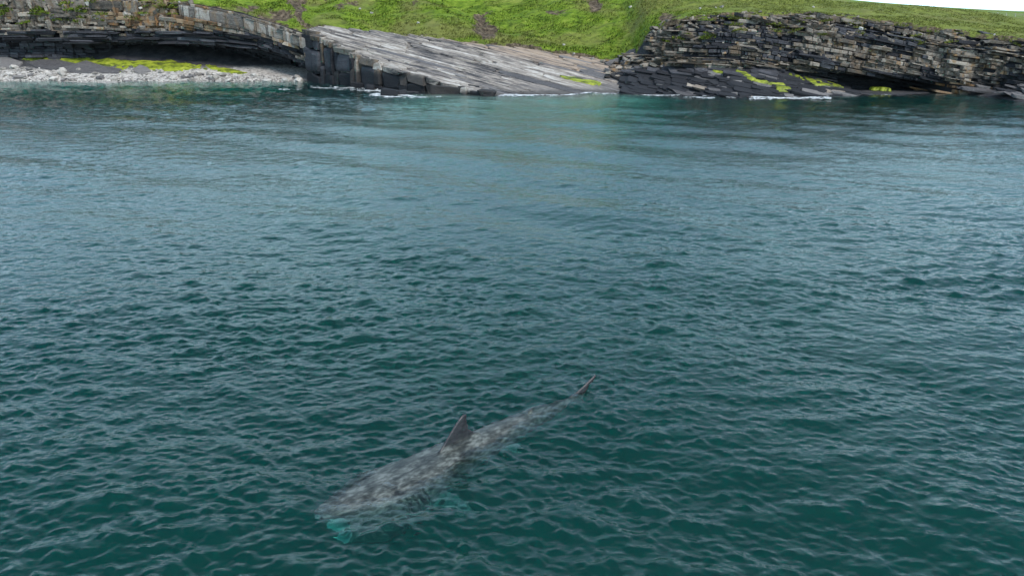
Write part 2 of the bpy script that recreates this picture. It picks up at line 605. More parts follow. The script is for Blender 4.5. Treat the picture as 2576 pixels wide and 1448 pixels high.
    arch.bsdf((0.72, 0.76, 0.74), 0.5)
    for i in range(3):
        for sgn in (-1, 1):
            xa = 0.55 + 0.2 * i
            rr = 0.37 - 0.045 * i
            vs, fs = [], []
            for k in range(9):
                an = R(-70 + 140 * k / 8)
                cy, cz = sgn * rr * math.cos(an), -0.58 + rr * math.sin(an)
                for (ax_, rad) in ((-.02, .02), (.02, .02), (.02, -.03), (-.02, -.03)):
                    vs.append((xa + ax_, cy + sgn * rad * math.cos(an), cz + rad * math.sin(an)))
            for k in range(8):
                for j in range(4):
                    fs.append((k * 4 + j, k * 4 + (j + 1) % 4, k * 4 + 4 + (j + 1) % 4, k * 4 + 4 + j))
            link('gill_arch', mesh_np('gill_arch', vs, fs, True), arch.m, root)
    return root


shark = build_shark()
_s = 0.892
snout, tail = at_z(800, 1318, -0.24), at_z(1562, 916, 0.26)
shark.scale = (_s, _s, _s)
shark.rotation_euler = (R(0), R(0.0), math.atan2(tail[1] - snout[1], tail[0] - snout[0]))
shark.location = (snout[0], snout[1], -0.145)
tag(shark, 'large grey basking shark swimming just under the sea surface with its dorsal fin out', 'shark')
# ------------------------------------------------------------------ materials of the coast
def rock_mat(name, dark, mid, light, stain=None, wet=True, spec=0.35, speck=0.35):
    m = Mat(name)
    p = m.pos()
    oi = m.n('ObjectInfo').outputs['Random']
    isl = m.n('NewGeometry').outputs['Random Per Island']
    rnd = m.math('FRACT', m.math('ADD', m.math('ADD', oi, isl), m.attribute('tone')))
    strat = m.noise(m.scaled(p, (0.5, 0.6, 5.0), rot=(0, R(7), 0)), 1.0, 5, 0.65, 0.3)
    fine = m.noise(p, 3.2, 6, 0.65, 0.4)
    v = m.math('ADD', m.math('ADD', m.math('MULTIPLY', strat, 0.30), m.math('MULTIPLY', fine, 0.36)), m.math('MULTIPLY', rnd, 0.34))
    col = m.colramp(v, [(0.28, dark), (0.48, mid), (0.70, light)])
    if stain:
        col = m.mix(m.math('MULTIPLY', m.ramp(m.noise(m.scaled(p, (1.3, 1.3, 0.5)), 1.0, 4, 0.6, 0.5), 0.48, 0.62), 0.8), col, stain)
    # pale lichen crusts
    lich = m.math('MULTIPLY', m.ramp(m.noise(p, 5.0, 3, 0.6), 0.62, 0.70), speck)
    col = m.mix(lich, col, (0.45, 0.44, 0.41))
    if wet:
        # black tidal lichen zone along the foot of the rocks
        zz = m.n('SeparateXYZ')
        m.l(p, zz.inputs[0])
        edge = m.math('ADD', zz.outputs['Z'], m.math('MULTIPLY', m.noise(p, 0.5, 3), -1.6))
        col = m.mix(m.ramp(edge, 0.9, 1.7, 0.85, 0.0), col, (0.016, 0.017, 0.02))
    h = m.math('ADD', m.noise(p, 6.0, 6, 0.7), m.math('MULTIPLY', strat, 0.8))
    m.bsdf(col, 0.75, m.bump(h, 0.8, 0.12), spec)
    return m.m


M_GREY = rock_mat('grey_flagstone', (0.022, 0.019, 0.016), (0.110, 0.094, 0.077), (0.34, 0.295, 0.245), stain=(0.14, 0.10, 0.065))
M_DARK = rock_mat('dark_mudstone', (0.010, 0.010, 0.013), (0.030, 0.030, 0.036), (0.085, 0.085, 0.095), speck=0.12)
M_TAN = rock_mat('tan_sandstone', (0.07, 0.06, 0.05), (0.22, 0.19, 0.155), (0.40, 0.35, 0.29), stain=(0.26, 0.15, 0.06), wet=False)
M_OCHRE = rock_mat('ochre_sandstone', (0.035, 0.024, 0.016), (0.15, 0.092, 0.048), (0.30, 0.215, 0.135), stain=(0.24, 0.115, 0.04), wet=False)
M_CAP = rock_mat('pale_cap_stone', (0.06, 0.055, 0.05), (0.19, 0.175, 0.155), (0.33, 0.31, 0.28), stain=(0.15, 0.11, 0.075), wet=False)
M_PALE = rock_mat('bleached_stone', (0.10, 0.09, 0.08), (0.36, 0.33, 0.295), (0.60, 0.56, 0.51), wet=False, speck=0.5)
M_SLATE = rock_mat('slab_grey', (0.055, 0.052, 0.054), (0.12, 0.112, 0.112), (0.21, 0.195, 0.185), wet=False, speck=0.2)
M_SLABTAN = rock_mat('slab_tan', (0.16, 0.13, 0.105), (0.30, 0.25, 0.20), (0.42, 0.36, 0.29), wet=False, speck=0.3)
M_SLABWHITE = rock_mat('slab_white', (0.30, 0.29, 0.28), (0.52, 0.51, 0.49), (0.72, 0.71, 0.69), wet=False, speck=0.3)


def slab_mat():
    m = Mat('streaked_slab')
    p = m.pos()
    oi = m.n('ObjectInfo').outputs['Random']
    isl = m.n('NewGeometry').outputs['Random Per Island']
    rnd = m.math('FRACT', m.math('ADD', oi, isl))
    a = m.scaled(p, (1, 1, 1), rot=(0, 0, R(30)))
    st1 = m.noise(m.scaled(a, (0.075, 0.55, 0.3)), 1.0, 6, 0.66, 0.9)
    st2 = m.noise(m.scaled(a, (0.20, 1.9, 1.0), loc=(3, 9, 1)), 1.0, 6, 0.70, 0.7)
    fine = m.noise(p, 2.2, 6, 0.7)
    v = m.math('ADD', m.math('ADD', m.math('MULTIPLY', st1, 0.27), m.math('MULTIPLY', st2, 0.50)), m.math('ADD', m.math('MULTIPLY', rnd, 0.09), m.math('MULTIPLY', fine, 0.14)))
    col = m.colramp(v, [(0.41, (0.030, 0.028, 0.029)), (0.455, (0.105, 0.094, 0.088)), (0.50, (0.22, 0.19, 0.163)), (0.545, (0.34, 0.295, 0.25)), (0.60, (0.53, 0.50, 0.455))])
    sep = m.n('SeparateXYZ')
    m.l(a, sep.inputs[0])
    up = m.math('ADD', sep.outputs['Y'], m.math('MULTIPLY', st1, 5.0))
    tan = m.math('MULTIPLY', m.ramp(up, 93.5, 96.5), m.ramp(st2, 0.38, 0.55, 0.2, 0.85))
    col = m.mix(tan, col, (0.38, 0.28, 0.20))
    zz = m.n('SeparateXYZ')
    m.l(p, zz.inputs[0])
    # the lowest metre is scoured by the sea to an even buff grey
    sea_ = m.ramp(m.math('ADD', zz.outputs['Z'], m.math('MULTIPLY', st1, 0.8)), 0.7, 1.5, 0.75, 0.0)
    col = m.mix(sea_, col, (0.19, 0.17, 0.155))
    col = m.mix(m.ramp(m.math('ADD', zz.outputs['Z'], m.math('MULTIPLY', fine, 0.5)), 0.45, 0.75, 0.7, 0.0), col, (0.05, 0.047, 0.045))
    m.bsdf(col, 0.7, m.bump(m.math('ADD', m.noise(p, 5.0, 6, 0.7), m.math('MULTIPLY', st2, 1.2)), 0.8, 0.12), 0.35)
    return m.m


M_SLAB = slab_mat()


def grass_mat(name, tuft=False, dry=0.35):
    m = Mat(name)
    p = m.pos()
    big = m.noise(p, 0.11, 4, 0.55, 0.6)
    mid = m.noise(m.scaled(p, (0.6, 1.3, 1.3)), 1.0, 5, 0.6, 0.5)
    rnd = m.n('NewGeometry').outputs['Random Per Island'] if tuft else m.noise(m.scaled(p, (2.5, 6.0, 6.0)), 1.0, 4, 0.7)
    v = m.math('ADD', m.math('MULTIPLY', mid, 0.6), m.math('MULTIPLY', rnd, 0.4))
    col = m.colramp(v, [(0.32, (0.020, 0.032, 0.008)), (0.43, (0.078, 0.132, 0.012)), (0.54, (0.158, 0.236, 0.020)), (0.70, (0.28, 0.31, 0.058))])
    sx = m.n('SeparateXYZ')
    m.l(p, sx.inputs[0])
    olive = m.math('MULTIPLY', m.ramp(sx.outputs['X'], 16.0, 30.0), m.ramp(sx.outputs['Y'], 262.0, 255.0))
    dryf = m.math('MAXIMUM', m.ramp(big, 0.43, 0.64, 0.0, 0.75), m.math('MULTIPLY', olive, 0.55))
    col = m.mix(dryf, col, m.mix(mid, (0.10, 0.10, 0.032), (0.25, 0.235, 0.075)))
    if not tuft:
        soil = m.ramp(m.math('ADD', m.attribute('soil'), m.math('MULTIPLY', m.math('SUBTRACT', m.noise(m.scaled(p, (0.7, 1.3, 1.3)), 0.9, 6, 0.75), 0.5), 2.0)), 0.44, 0.66)
        scol = m.colramp(m.noise(p, 1.8, 5, 0.7), [(0.34, (0.022, 0.018, 0.013)), (0.5, (0.10, 0.075, 0.05)), (0.68, (0.24, 0.185, 0.13))])
        col = m.mix(soil, col, scol)
    nb = m.bump(m.noise(m.scaled(p, (2.0, 4.5, 4.5)), 1.0, 5, 0.7), 0.9, 0.25)
    b = m.bsdf(col, 0.8, None if tuft else nb, 0.15)
    if tuft:
        tr = m.n('BsdfTranslucent')
        m.l(col, tr.inputs['Color'])
        ms = m.n('MixShader')
        ms.inputs[0].default_value = 0.35
        m.l(b.outputs[0], ms.inputs[1])
        m.l(tr.outputs[0], ms.inputs[2])
        m.l(ms.outputs[0], m.out.inputs['Surface'])
    return m.m


M_GRASS = grass_mat('hill_grass')
M_TUFT = grass_mat('grass_blades', True)


def algae_mat():
    m = Mat('green_algae')
    p = m.pos()
    n = m.noise(m.scaled(p, (0.7, 1.6, 1.6)), 1.0, 6, 0.72, 0.6)
    col = m.colramp(n, [(0.38, (0.035, 0.04, 0.014)), (0.47, (0.14, 0.17, 0.014)), (0.56, (0.26, 0.30, 0.02)), (0.68, (0.36, 0.36, 0.06))])
    m.bsdf(col, 0.6, m.bump(m.noise(p, 7.0, 4), 0.6, 0.08), 0.4)
    return m.m


M_ALGAE = algae_mat()


def plain(name, col, rough=0.8, scale=3.0, var=0.35):
    m = Mat(name)
    n = m.noise(m.pos(), scale, 5, 0.65)
    c = m.mix(n, tuple(q * (1 - var) for q in col), tuple(min(1, q * (1 + var)) for q in col))
    m.bsdf(c, rough, m.bump(n, 0.5, 0.05))
    return m.m


# ------------------------------------------------------------------ lie of the land (metres; the camera looks along +Y)
EDGE = np.array([  # x, y of the cliff edge, height there
    (-140, 119, 11.0), (-80, 119, 10.9), (-60, 118.5, 10.7), (-50, 118, 10.4), (-44, 117.5, 10.0), (-37.4, 117, 8.9), (-32, 116, 7.3), (-28, 114.8, 6.15), (-25, 112.8, 6.25), (-15, 112.0, 5.85),
    (0.6, 110.2, 4.5), (10, 107.6, 3.2), (14.2, 106.5, 2.8), (15.6, 106, 3.6), (17.3, 104.4, 6.9), (19, 102.6, 7.8), (22, 101.2, 8.35), (27, 100.6, 8.75), (33, 100, 8.75),
    (40, 99.3, 8.3), (46, 98.8, 7.7), (52, 96.5, 6.8), (57, 93.5, 6.1), (66, 91.5, 5.7), (80, 90, 5.4), (140, 88, 5.0)], float)
CREST = np.array([  # x, y of the crest, height there
    (-140, 136, 15.5), (-44, 136, 14.6), (-28, 136, 13.6), (0, 134, 12.9), (12, 132, 12.8), (20, 122, 12.2), (30, 117, 11.7), (41.5, 115, 10.55), (57, 113, 8.9), (69, 113, 7.7), (90, 113, 6.9), (140, 113, 6.4)], float)


def edge_y(x): return np.interp(x, EDGE[:, 0], EDGE[:, 1])
def edge_z(x): return np.interp(x, EDGE[:, 0], EDGE[:, 2])


SOIL_SPOTS = [  # px, py, half sizes in px, strength: bare earth on the hillside
    (757, 25, 12, 55, 1.0), (800, 70, 40, 10, .95), (700, 45, 55, 22, .75), (640, 20, 40, 14, .6), (860, 12, 30, 14, .6), (1050, 5, 14, 16, .6), (1212, 52, 26, 18, .95), (1225, 78, 30, 16, .9),
    (1495, 12, 24, 14, 1.0), (1400, 25, 40, 8, .6), (1420, 60, 30, 8, .45), (1690, 48, 26, 20, .9), (1590, 150, 20, 16, .8), (1300, 118, 60, 8, .7), (1450, 148, 60, 8, .8), (1000, 92, 120, 5, .7)]


def hill(x, y):
    ey, ez = edge_y(x), edge_z(x)
    cy, cz = np.interp(x, CREST[:, 0], CREST[:, 1]), np.interp(x, CREST[:, 0], CREST[:, 2])
    t = (y - ey) / (cy - ey)
    prof = np.where(t < 1, np.sign(t) * np.abs(t) ** 0.92, 1 + 0.25 * np.clip(t - 1, 0, 0.4) - 0.8 * np.clip(t - 1.3, 0, 9) * smooth(x, 18, 28))
    z = ez + (cz - ez) * prof
    fold_ = vnoise(x + 0.5 * y, y * 0.22, 7.0, 8, 3)              # gullies and spurs running down the slope
    steep = np.clip((cz - ez) / (cy - ey) * 2.4, 0.15, 1)
    z = z + vnoise(x, y * 1.2, 9.0, 3, 4) * 0.95 * steep * smooth(t, 0.0, 0.2)
    z = z + 0.9 * fold_ * steep * smooth(t, 0.02, 0.3)
    w = vnoise(x * 0.3, y + 0.25 * x, 1.9, 4, 3)                 # narrow sheep-track terraces along the slope
    z = z + 0.34 * w * steep + 0.16 * vnoise(x, y, 0.9, 6, 3) * (0.5 + 0.5 * steep)
    return z


def px_of(x, y, z):
    c, s = math.cos(PITCH), math.sin(PITCH)
    dep = y * c - (z - CAM_H) * s
    up = y * s + (z - CAM_H) * c
    return 1287.5 + FOC * x / dep, 724 - FOC * up / dep


def build_hillside():
    xs = np.arange(-100, 112, 0.34)
    d = np.concatenate([[0.0, 0.12], np.arange(0.35, 26, 0.30), np.arange(26, 44, 0.8)])
    X, Dd = np.meshgrid(xs, d)
    jag = 0.5 * vnoise(X, X * 0 + 3.0, 2.0, 9, 3) + 0.2
    Y = edge_y(X) + Dd + jag * np.exp(-Dd / 1.5) * 0.8
    Z = hill(X, Y)
    Z[0] -= 0.55                                                       # turf lip hanging over the rock
    Z[1] -= 0.12
    V = np.stack([X, Y, Z], -1).reshape(-1, 3)
    px, py = px_of(X, Y, Z)
    soil = np.zeros_like(X)
    px = px + 26 * vnoise(X, Y, 3.5, 22, 3)
    py = py + 9 * vnoise(X, Y, 3.5, 23, 3)
    for (cx, cy, rx, ry, st) in SOIL_SPOTS:
        q = ((px - cx) / rx) ** 2 + ((py - cy) / ry) ** 2
        soil = np.maximum(soil, 1.2 * st * np.exp(-q * 0.8))
    soil = np.maximum(soil, 0.75 * np.exp(-Dd / 0.5))
    Z2 = Z - 0.5 * smooth(soil, 0.4, 0.9) * (0.6 + 0.5 * vnoise(X, Y, 1.4, 21, 3)) * (Dd > 1)
    V[:, 2] = Z2.ravel()
    me = mesh_np('hillside', V, grid_faces(*X.shape), True)
    attr(me, 'soil', soil.ravel())
    o = tag(link('hillside', me, M_GRASS), 'green grassy hillside rising behind the shore', None, None, 'structure')
    return o, X, Y, Z2, soil


hillside, HX, HY, HZ, HSOIL = build_hillside()


def build_grass():
    """blades over the slope: far too many to count"""
    r = np.random.default_rng(3)
    n = 90000
    nr, nc = HX.shape
    i = np.clip((r.random(n) ** 1.25 * 88).astype(int), 0, nr - 2)
    j = r.integers(60, nc - 140, n)
    fi, fj = r.random(n), r.random(n)
    def lerp(A):
        return (A[i, j] * (1 - fi) * (1 - fj) + A[i + 1, j] * fi * (1 - fj) + A[i, j + 1] * (1 - fi) * fj + A[i + 1, j + 1] * fi * fj)
    x, y, z, so = lerp(HX), lerp(HY), lerp(HZ), lerp(HSOIL)
    clump = vnoise(x * 0.6, y, 1.6, 33, 3)
    keep = (so < 0.42 + 0.25 * r.random(n)) & (clump > -0.45 + 0.3 * r.random(n))
    x, y, z, clump = x[keep], y[keep], z[keep], clump[keep]
    n = len(x)
    hgt = (0.13 + 0.16 * r.random(n)) * (0.8 + 0.5 * np.clip(clump, -0.5, 1)) * np.where(x > 22, 0.65, 1)
    wid = 0.05 + 0.06 * r.random(n)
    an = r.uniform(0, math.pi, n)
    lean = r.normal(0, 0.14, (n, 2)) + np.array([0.10, -0.06])
    cx, cy = np.cos(an) * wid, np.sin(an) * wid
    z0 = z - 0.05
    A = np.stack([x - cx, y - cy, z0], -1)
    B = np.stack([x + cx, y + cy, z0], -1)
    C = np.stack([x + lean[:, 0], y + lean[:, 1], z0 + hgt + 0.04], -1)
    V = np.stack([A, B, C], 1).reshape(-1, 3)
    F = np.arange(3 * n).reshape(-1, 3)
    me = mesh_np('grass', V, F, False)
    tag(link('grass', me, M_TUFT), 'rough green grass covering the hillside', 'grass', None, 'stuff')


build_grass()


def build_far_field():
    xs = np.linspace(20, 420, 130)
    ys = np.concatenate([np.linspace(112, 150, 8), np.linspace(160, 330, 60), [360, 420]])
    X, Y = np.meshgrid(xs, ys)
    ridge = np.interp(X / Y, [0.2, 0.36, 0.43, 0.495, 0.60, 0.8, 1.4], [17, 14.0, 12.1, 10.55, 9.0, 8.6, 8.6])
    t = np.clip((Y - 130) / 175, 0, 1)
    Z = 3.2 + (ridge - 3.2) * t ** 1.1 - np.clip(Y - 305, 0, 999) * 0.12 + 0.12 * vnoise(X, Y, 14, 41, 3)
    me = mesh_np('field', np.stack([X, Y, Z], -1).reshape(-1, 3), grid_faces(*X.shape), True)
    attr(me, 'soil', np.zeros(X.size))
    tag(link('field', me, M_GRASS), 'bright green pasture behind the headland', None, None, 'structure')
    return lambda x, y: float(3.2 + (np.interp(x / y, [0.2, 0.36, 0.43, 0.495, 0.60, 0.8, 1.4], [17, 14.0, 12.1, 10.55, 9.0, 8.6, 8.6]) - 3.2) * min(1, (y - 130) / 175) ** 1.1)


far_z = build_far_field()

# ------------------------------------------------------------------ rock pieces
def rock_piece(seed, chip=0.16, bev=0.09):
    r = random.Random(seed)
    bm = bmesh.new()
    bmesh.ops.create_cube(bm, size=1.0)
    for v in bm.verts:
        v.co += Vector((r.uniform(-chip, chip), r.uniform(-chip, chip), r.uniform(-chip * .8, chip * .8)))
    bmesh.ops.bevel(bm, geom=bm.edges[:], offset=bev, segments=1, affect='EDGES', profile=0.6, clamp_overlap=True)
    for v in bm.verts:
        v.co += Vector((r.uniform(-.03, .03), r.uniform(-.03, .03), r.uniform(-.03, .03)))
    bmesh.ops.triangulate(bm, faces=bm.faces[:])
    me = bpy.data.meshes.new('rock_piece')
    bm.to_mesh(me); bm.free()
    return me


PIECES = [rock_piece(s, 0.09 + 0.12 * (s % 4) / 3, 0.04 + 0.05 * (s % 3)) for s in range(24)]
for _m in PIECES:
    _m.materials.append(M_GREY)
PIECE_V = [np.array([v.co[:] for v in m_.vertices]) for m_ in PIECES]
PIECE_F = [np.array([p_.vertices[:] for p_ in m_.polygons]) for m_ in PIECES]


def rot_xyz(rx, ry, rz):
    return np.array(Matrix.Rotation(rz, 3, 'Z') @ Matrix.Rotation(ry, 3, 'Y') @ Matrix.Rotation(rx, 3, 'X'))


class Heap:
    """collects rock pieces; the largest become objects of their own, the rest one joined part"""
    def __init__(self): self.items = []

    def add(self, loc, size, rot=(0, 0, 0), mat=None, show=1.0, k=None):
        self.items.append((np.array(loc, float), np.array(size, float), rot, mat or M_GREY, show, random.randrange(len(PIECES)) if k is None else k))

    def build(self, parent, name, rest, limit=300):
        def rank(it):
            loc, s, _, _, show, _ = it
            px, py = px_of(*loc)
            inside = 1.0 if (-30 < px < 2605 and -10 < py) else 0.02
            return -s[0] * s[2] * show * inside
        its = sorted(self.items, key=rank)
        for loc, s, rot, mat, _, k in its[:limit]:
            o = bpy.data.objects.new(name, PIECES[k])
            COL.objects.link(o)
            o.location, o.scale, o.rotation_euler = loc, s, rot
            o.parent = parent
            o.material_slots[0].link = 'OBJECT'
            o.material_slots[0].material = mat
        rem = its[limit:]
        if not rem:
            return
        mats, vs, fs, mi, base = [], [], [], [], 0
        for loc, s, rot, mat, _, k in rem:
            if mat not in mats: mats.append(mat)
            vs.append((PIECE_V[k] * s) @ rot_xyz(*rot).T + loc)
            fs.append(PIECE_F[k] + base)
            mi.append(np.full(len(PIECE_F[k]), mats.index(mat)))
            base += len(PIECE_V[k])
        me = mesh_np(rest, np.concatenate(vs), np.concatenate(fs))
        for mt in mats: me.materials.append(mt)
        me.polygons.foreach_set('material_index', np.concatenate(mi).astype(np.int32))
        o = link(rest, me, None, parent)
        tag(o, kind='stuff')


class Beds:
    """runs of rock beds: each run is one continuous ledge whose front steps in and out at its joints"""
    def __init__(self, root): self.root, self.run = root, []

    def seg(self, x0, x1, zlo, zhi, y, mat):
        if self.run and abs(self.run[-1][1] - x0) > 0.08: self.flush()
        self.run.append((x0, x1, zlo, zhi, y, mat))

    def flush(self):
        if not self.run: return
        vs, fs, mi, tone, mats = [], [], [], [], []
        ring = []
        for i, (x0, x1, zlo, zhi, y, mat) in enumerate(self.run):
            if mat not in mats: mats.append(mat)
            tn = random.random()
            g = min(0.05, (x1 - x0) * 0.12)
            for (x, dy, sq) in ((x0, 0.20, 0.80), (x0 + g, 0.0, 1.0), ((x0 + x1) / 2, random.uniform(-.05, .05), random.uniform(.94, 1.0)), (x1 - g, random.uniform(-.06, .06), 1.0), (x1, 0.20, 0.80)):
                t = (x - x0) / max(x1 - x0, 1e-6)
                a, b = zlo[0] * (1 - t) + zlo[1] * t, zhi[0] * (1 - t) + zhi[1] * t
                mid, half = (a + b) / 2, (b - a) / 2 * sq
                j = random.uniform(-.012, .012)
                ring.append([(x, y + dy + 1.5, mid - half), (x, y + dy + 0.06, mid - half), (x, y + dy, mid - half * .72 + j), (x, y + dy - 0.01, mid + half * .70 + j), (x, y + dy + 0.07, mid + half), (x, y + dy + 1.5, mid + half)])
                tone.append(tn); mi.append(mats.index(mat))
        for r_ in ring: vs += r_
        fm = []
        for i in range(len(ring) - 1):
            for j in range(5):
                fs.append((i * 6 + j, i * 6 + 6 + j, i * 6 + 7 + j, i * 6 + 1 + j)); fm.append(mi[i])
        for e in (0, len(ring) - 1):
            for q in ((0, 1, 4, 5), (1, 2, 3, 4)):
                f = [e * 6 + k for k in q]
                fs.append(tuple(f) if e == 0 else tuple(f[::-1])); fm.append(mi[e])
        V = np.array(vs)
        cen = V.mean(0)
        me = mesh_np('rock_bed', V - cen, fs)
        for m_ in mats: me.materials.append(m_)
        me.polygons.foreach_set('material_index', np.array(fm, np.int32))
        attr(me, 'tone', np.repeat(tone, 6))
        o = link('rock_bed', me, None, self.root)
        o.location = cen
        self.run = []


def wall_mesh(name, x0, x1, z0, ztop, face, mat, dx=0.4, dz=0.25, back=0.55, parent=None):
    """the body of a cliff behind its blocks"""
    xs = np.arange(x0, x1, dx)
    t = np.linspace(0, 1, 44)
    X, T = np.meshgrid(xs, t)
    Z = z0 + (ztop(X) - z0) * T
    Y = face(X, Z) + back + 0.18 * vnoise(X * 0.8, Z * 2.5, 0.9, 51, 3)
    top = np.stack([xs, edge_y(xs) + 3.0, ztop(xs) - 0.25], -1)
    V = np.concatenate([np.stack([X, Y, Z], -1).reshape(-1, 3), top])
    nr, nc = X.shape
    F = grid_faces(nr + 1, nc)
    return link(name, mesh_np(name, V, F, False), mat, parent)


# ------------------------------------------------------------------ right headland cliff
RB = [(14, 0), (25, -0.55), (35, -1.9), (45, -3.9), (52, -5.2), (60, -6.0), (110, -9)]   # how the beds sag towards the right


def right_face(x, z):
    """y of the cliff face"""
    base = np.interp(x, [13, 15, 17, 20, 26, 33, 40, 46, 49.5, 51, 52.5, 56, 60, 70, 110], [104.5, 103, 100.8, 99.0, 97.6, 97.0, 96.6, 96.2, 95.4, 93.6, 94.2, 91.8, 90.2, 88.8, 86])
    top = edge_z(x)
    rel = np.clip(z / np.maximum(top, 1), 0, 1.05)
    lean = 1.3 * rel ** 2 + 1.9 * np.clip(rel - 0.72, 0, 1) / 0.28
    cave = 3.6 * smooth(x, 36, 41) * (1 - smooth(x, 48.6, 49.8)) * (1 - smooth(z, 0.9 + (47 - x) * 0.11, 1.5 + (47 - x) * 0.11))
    cave2 = 2.0 * smooth(x, 56, 58) * (1 - smooth(z, 1.6, 2.6))
    under = 0.8 * (1 - smooth(x, 34, 40)) * (1 - smooth(z, 2.3, 3.2)) * smooth(x, 16, 20)
    return base + lean + cave + cave2 + under + 0.85 * vnoise(x, z * 0.8, 4.5, 61, 4)


def build_right_cliff():
    r = random.Random(21)
    root = wall_mesh('cliff_right', 13.2, 108, -1.5, edge_z, right_face, M_DARK)
    tag(root, 'layered dark grey rock cliff of the headland on the right', None, None, 'structure')
    heap = Heap()
    beds = Beds(root)
    z = 0.0
    while z < 17:
        th = r.choice([0.08, 0.11, 0.14, 0.18, 0.22, 0.3, 0.42])
        proud = r.uniform(-0.3, 0.3)
        x = 13.6 + r.uniform(0, 0.6)
        long_bed = th < 0.25
        while x < 75:
            wd = th * r.choice([0.9, 1.4, 2.2, 3.2, 4.8]) * r.uniform(.8, 1.2) if not long_bed else r.choice([0.35, 0.7, 1.2, 2.2, 3.6]) * r.uniform(.8, 1.2)
            xc = x + wd / 2
            def bed_z(q):
                return z + float(np.interp(q, *np.array(RB).T)) - 1.0 + 0.35 * float(vnoise(np.array(q), np.array(z * 0.15), 7.0, 71, 2))
            zc = th / 2 + bed_z(xc)
            xs0, xs1 = x, x + wd
            x += wd
            lo = 1.1 if xc < 38 else -0.3
            top = float(edge_z(xc))
            if zc < lo or zc > top + 0.05:
                continue
            rel = zc / top
            if rel > 0.80 and r.random() < 0.12: continue
            if r.random() < 0.03: continue
            y = float(right_face(np.array(xc), np.array(zc))) + proud * (0.8 + 0.5 * float(vnoise(np.array(xc), np.array(z), 3.0, 77, 2))) + r.uniform(-0.13, 0.13)
            dip = math.atan((float(np.interp(xc + .5, *np.array(RB).T)) - float(np.interp(xc - .5, *np.array(RB).T))))
            q = r.random()
            n = float(vnoise(np.array(xc), np.array(zc * 2), 4.0, 73, 2))
            if 49 < xc < 52.2 and q < 0.7: mat = M_TAN if zc > 1.3 else M_OCHRE
            elif zc < 2.2 + 0.5 * n and xc < 50: mat = M_DARK
            elif n + q * 0.7 < 0.02: mat = M_DARK
            elif q > 0.93: mat = M_TAN
            else: mat = M_GREY
            beds.seg(xs0, xs1, (bed_z(xs0), bed_z(xs1)), (bed_z(xs0) + th, bed_z(xs1) + th), y, mat)
            if r.random() > (0.10 if rel < 0.75 else 0.30): continue
            y -= r.uniform(0.0, 0.18)
            tilt = 0.10 if rel < 0.78 else 0.4
            heap.add((xc, y + 0.35, zc), (wd * 1.04, r.uniform(0.9, 1.5), th * r.uniform(0.92, 1.12)),
                     (r.uniform(-.05, .05), -dip + r.uniform(-tilt, tilt) * 0.4, r.uniform(-.16, .16)), mat)
        beds.flush()
        z += th * 0.99
    # loose broken stone along the upper edge and down the gully side
    for k in range(700):
        xc = r.uniform(16.5, 62)
        rel = r.uniform(0.25, 1.0) if r.random() < .4 else r.uniform(0.74, 1.02)
        zc = float(edge_z(xc)) * rel
        y = float(right_face(np.array(xc), np.array(zc)))
        s = r.uniform(0.10, 0.42)
        heap.add((xc, y + 0.05, zc), (s * r.uniform(1, 2.6), s, s * r.uniform(0.4, 0.8)), (r.uniform(-.4, .4), r.uniform(-.5, .5), r.uniform(-1, 1)), M_GREY if r.random() < .8 else M_TAN)
    heap.build(root, 'rock_block', 'small_rock_blocks')
    return root


cliff_right = build_right_cliff()

# ------------------------------------------------------------------ left cliff with its undercut
LB = [(-140, 1.5), (-70, 0.4), (-56, 0.0), (-48, -0.5), (-44, -1.0), (-37.4, -2.2), (-32, -3.7), (-28, -4.9), (-25, -5.6)]


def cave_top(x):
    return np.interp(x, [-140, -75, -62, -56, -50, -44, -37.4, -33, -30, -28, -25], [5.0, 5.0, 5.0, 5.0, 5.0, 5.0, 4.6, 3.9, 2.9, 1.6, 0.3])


def left_face(x, z):
    base = np.interp(x, [-140, -80, -60, -48, -37, -32, -29, -27, -25], [117.5, 117.5, 117, 116.6, 115.8, 114.6, 113.2, 112.0, 111.5])
    top = edge_z(x)
    lean = 1.2 * np.clip(z / top, 0, 1) ** 2 * np.where(x < -45, 1, 0.3)
    ct = cave_top(x)
    rec = (4.4 * smooth(x, -66, -52) + 1.2) * (1 - smooth(z, ct - 1.0, ct + 0.1))
    mid = 0.8 * (1 - smooth(z, ct + 0.8, ct + 2.2)) * smooth(x, -60, -48)
    return base + lean + rec + mid + 0.35 * vnoise(x, z * 1.5, 4.0, 81, 3)


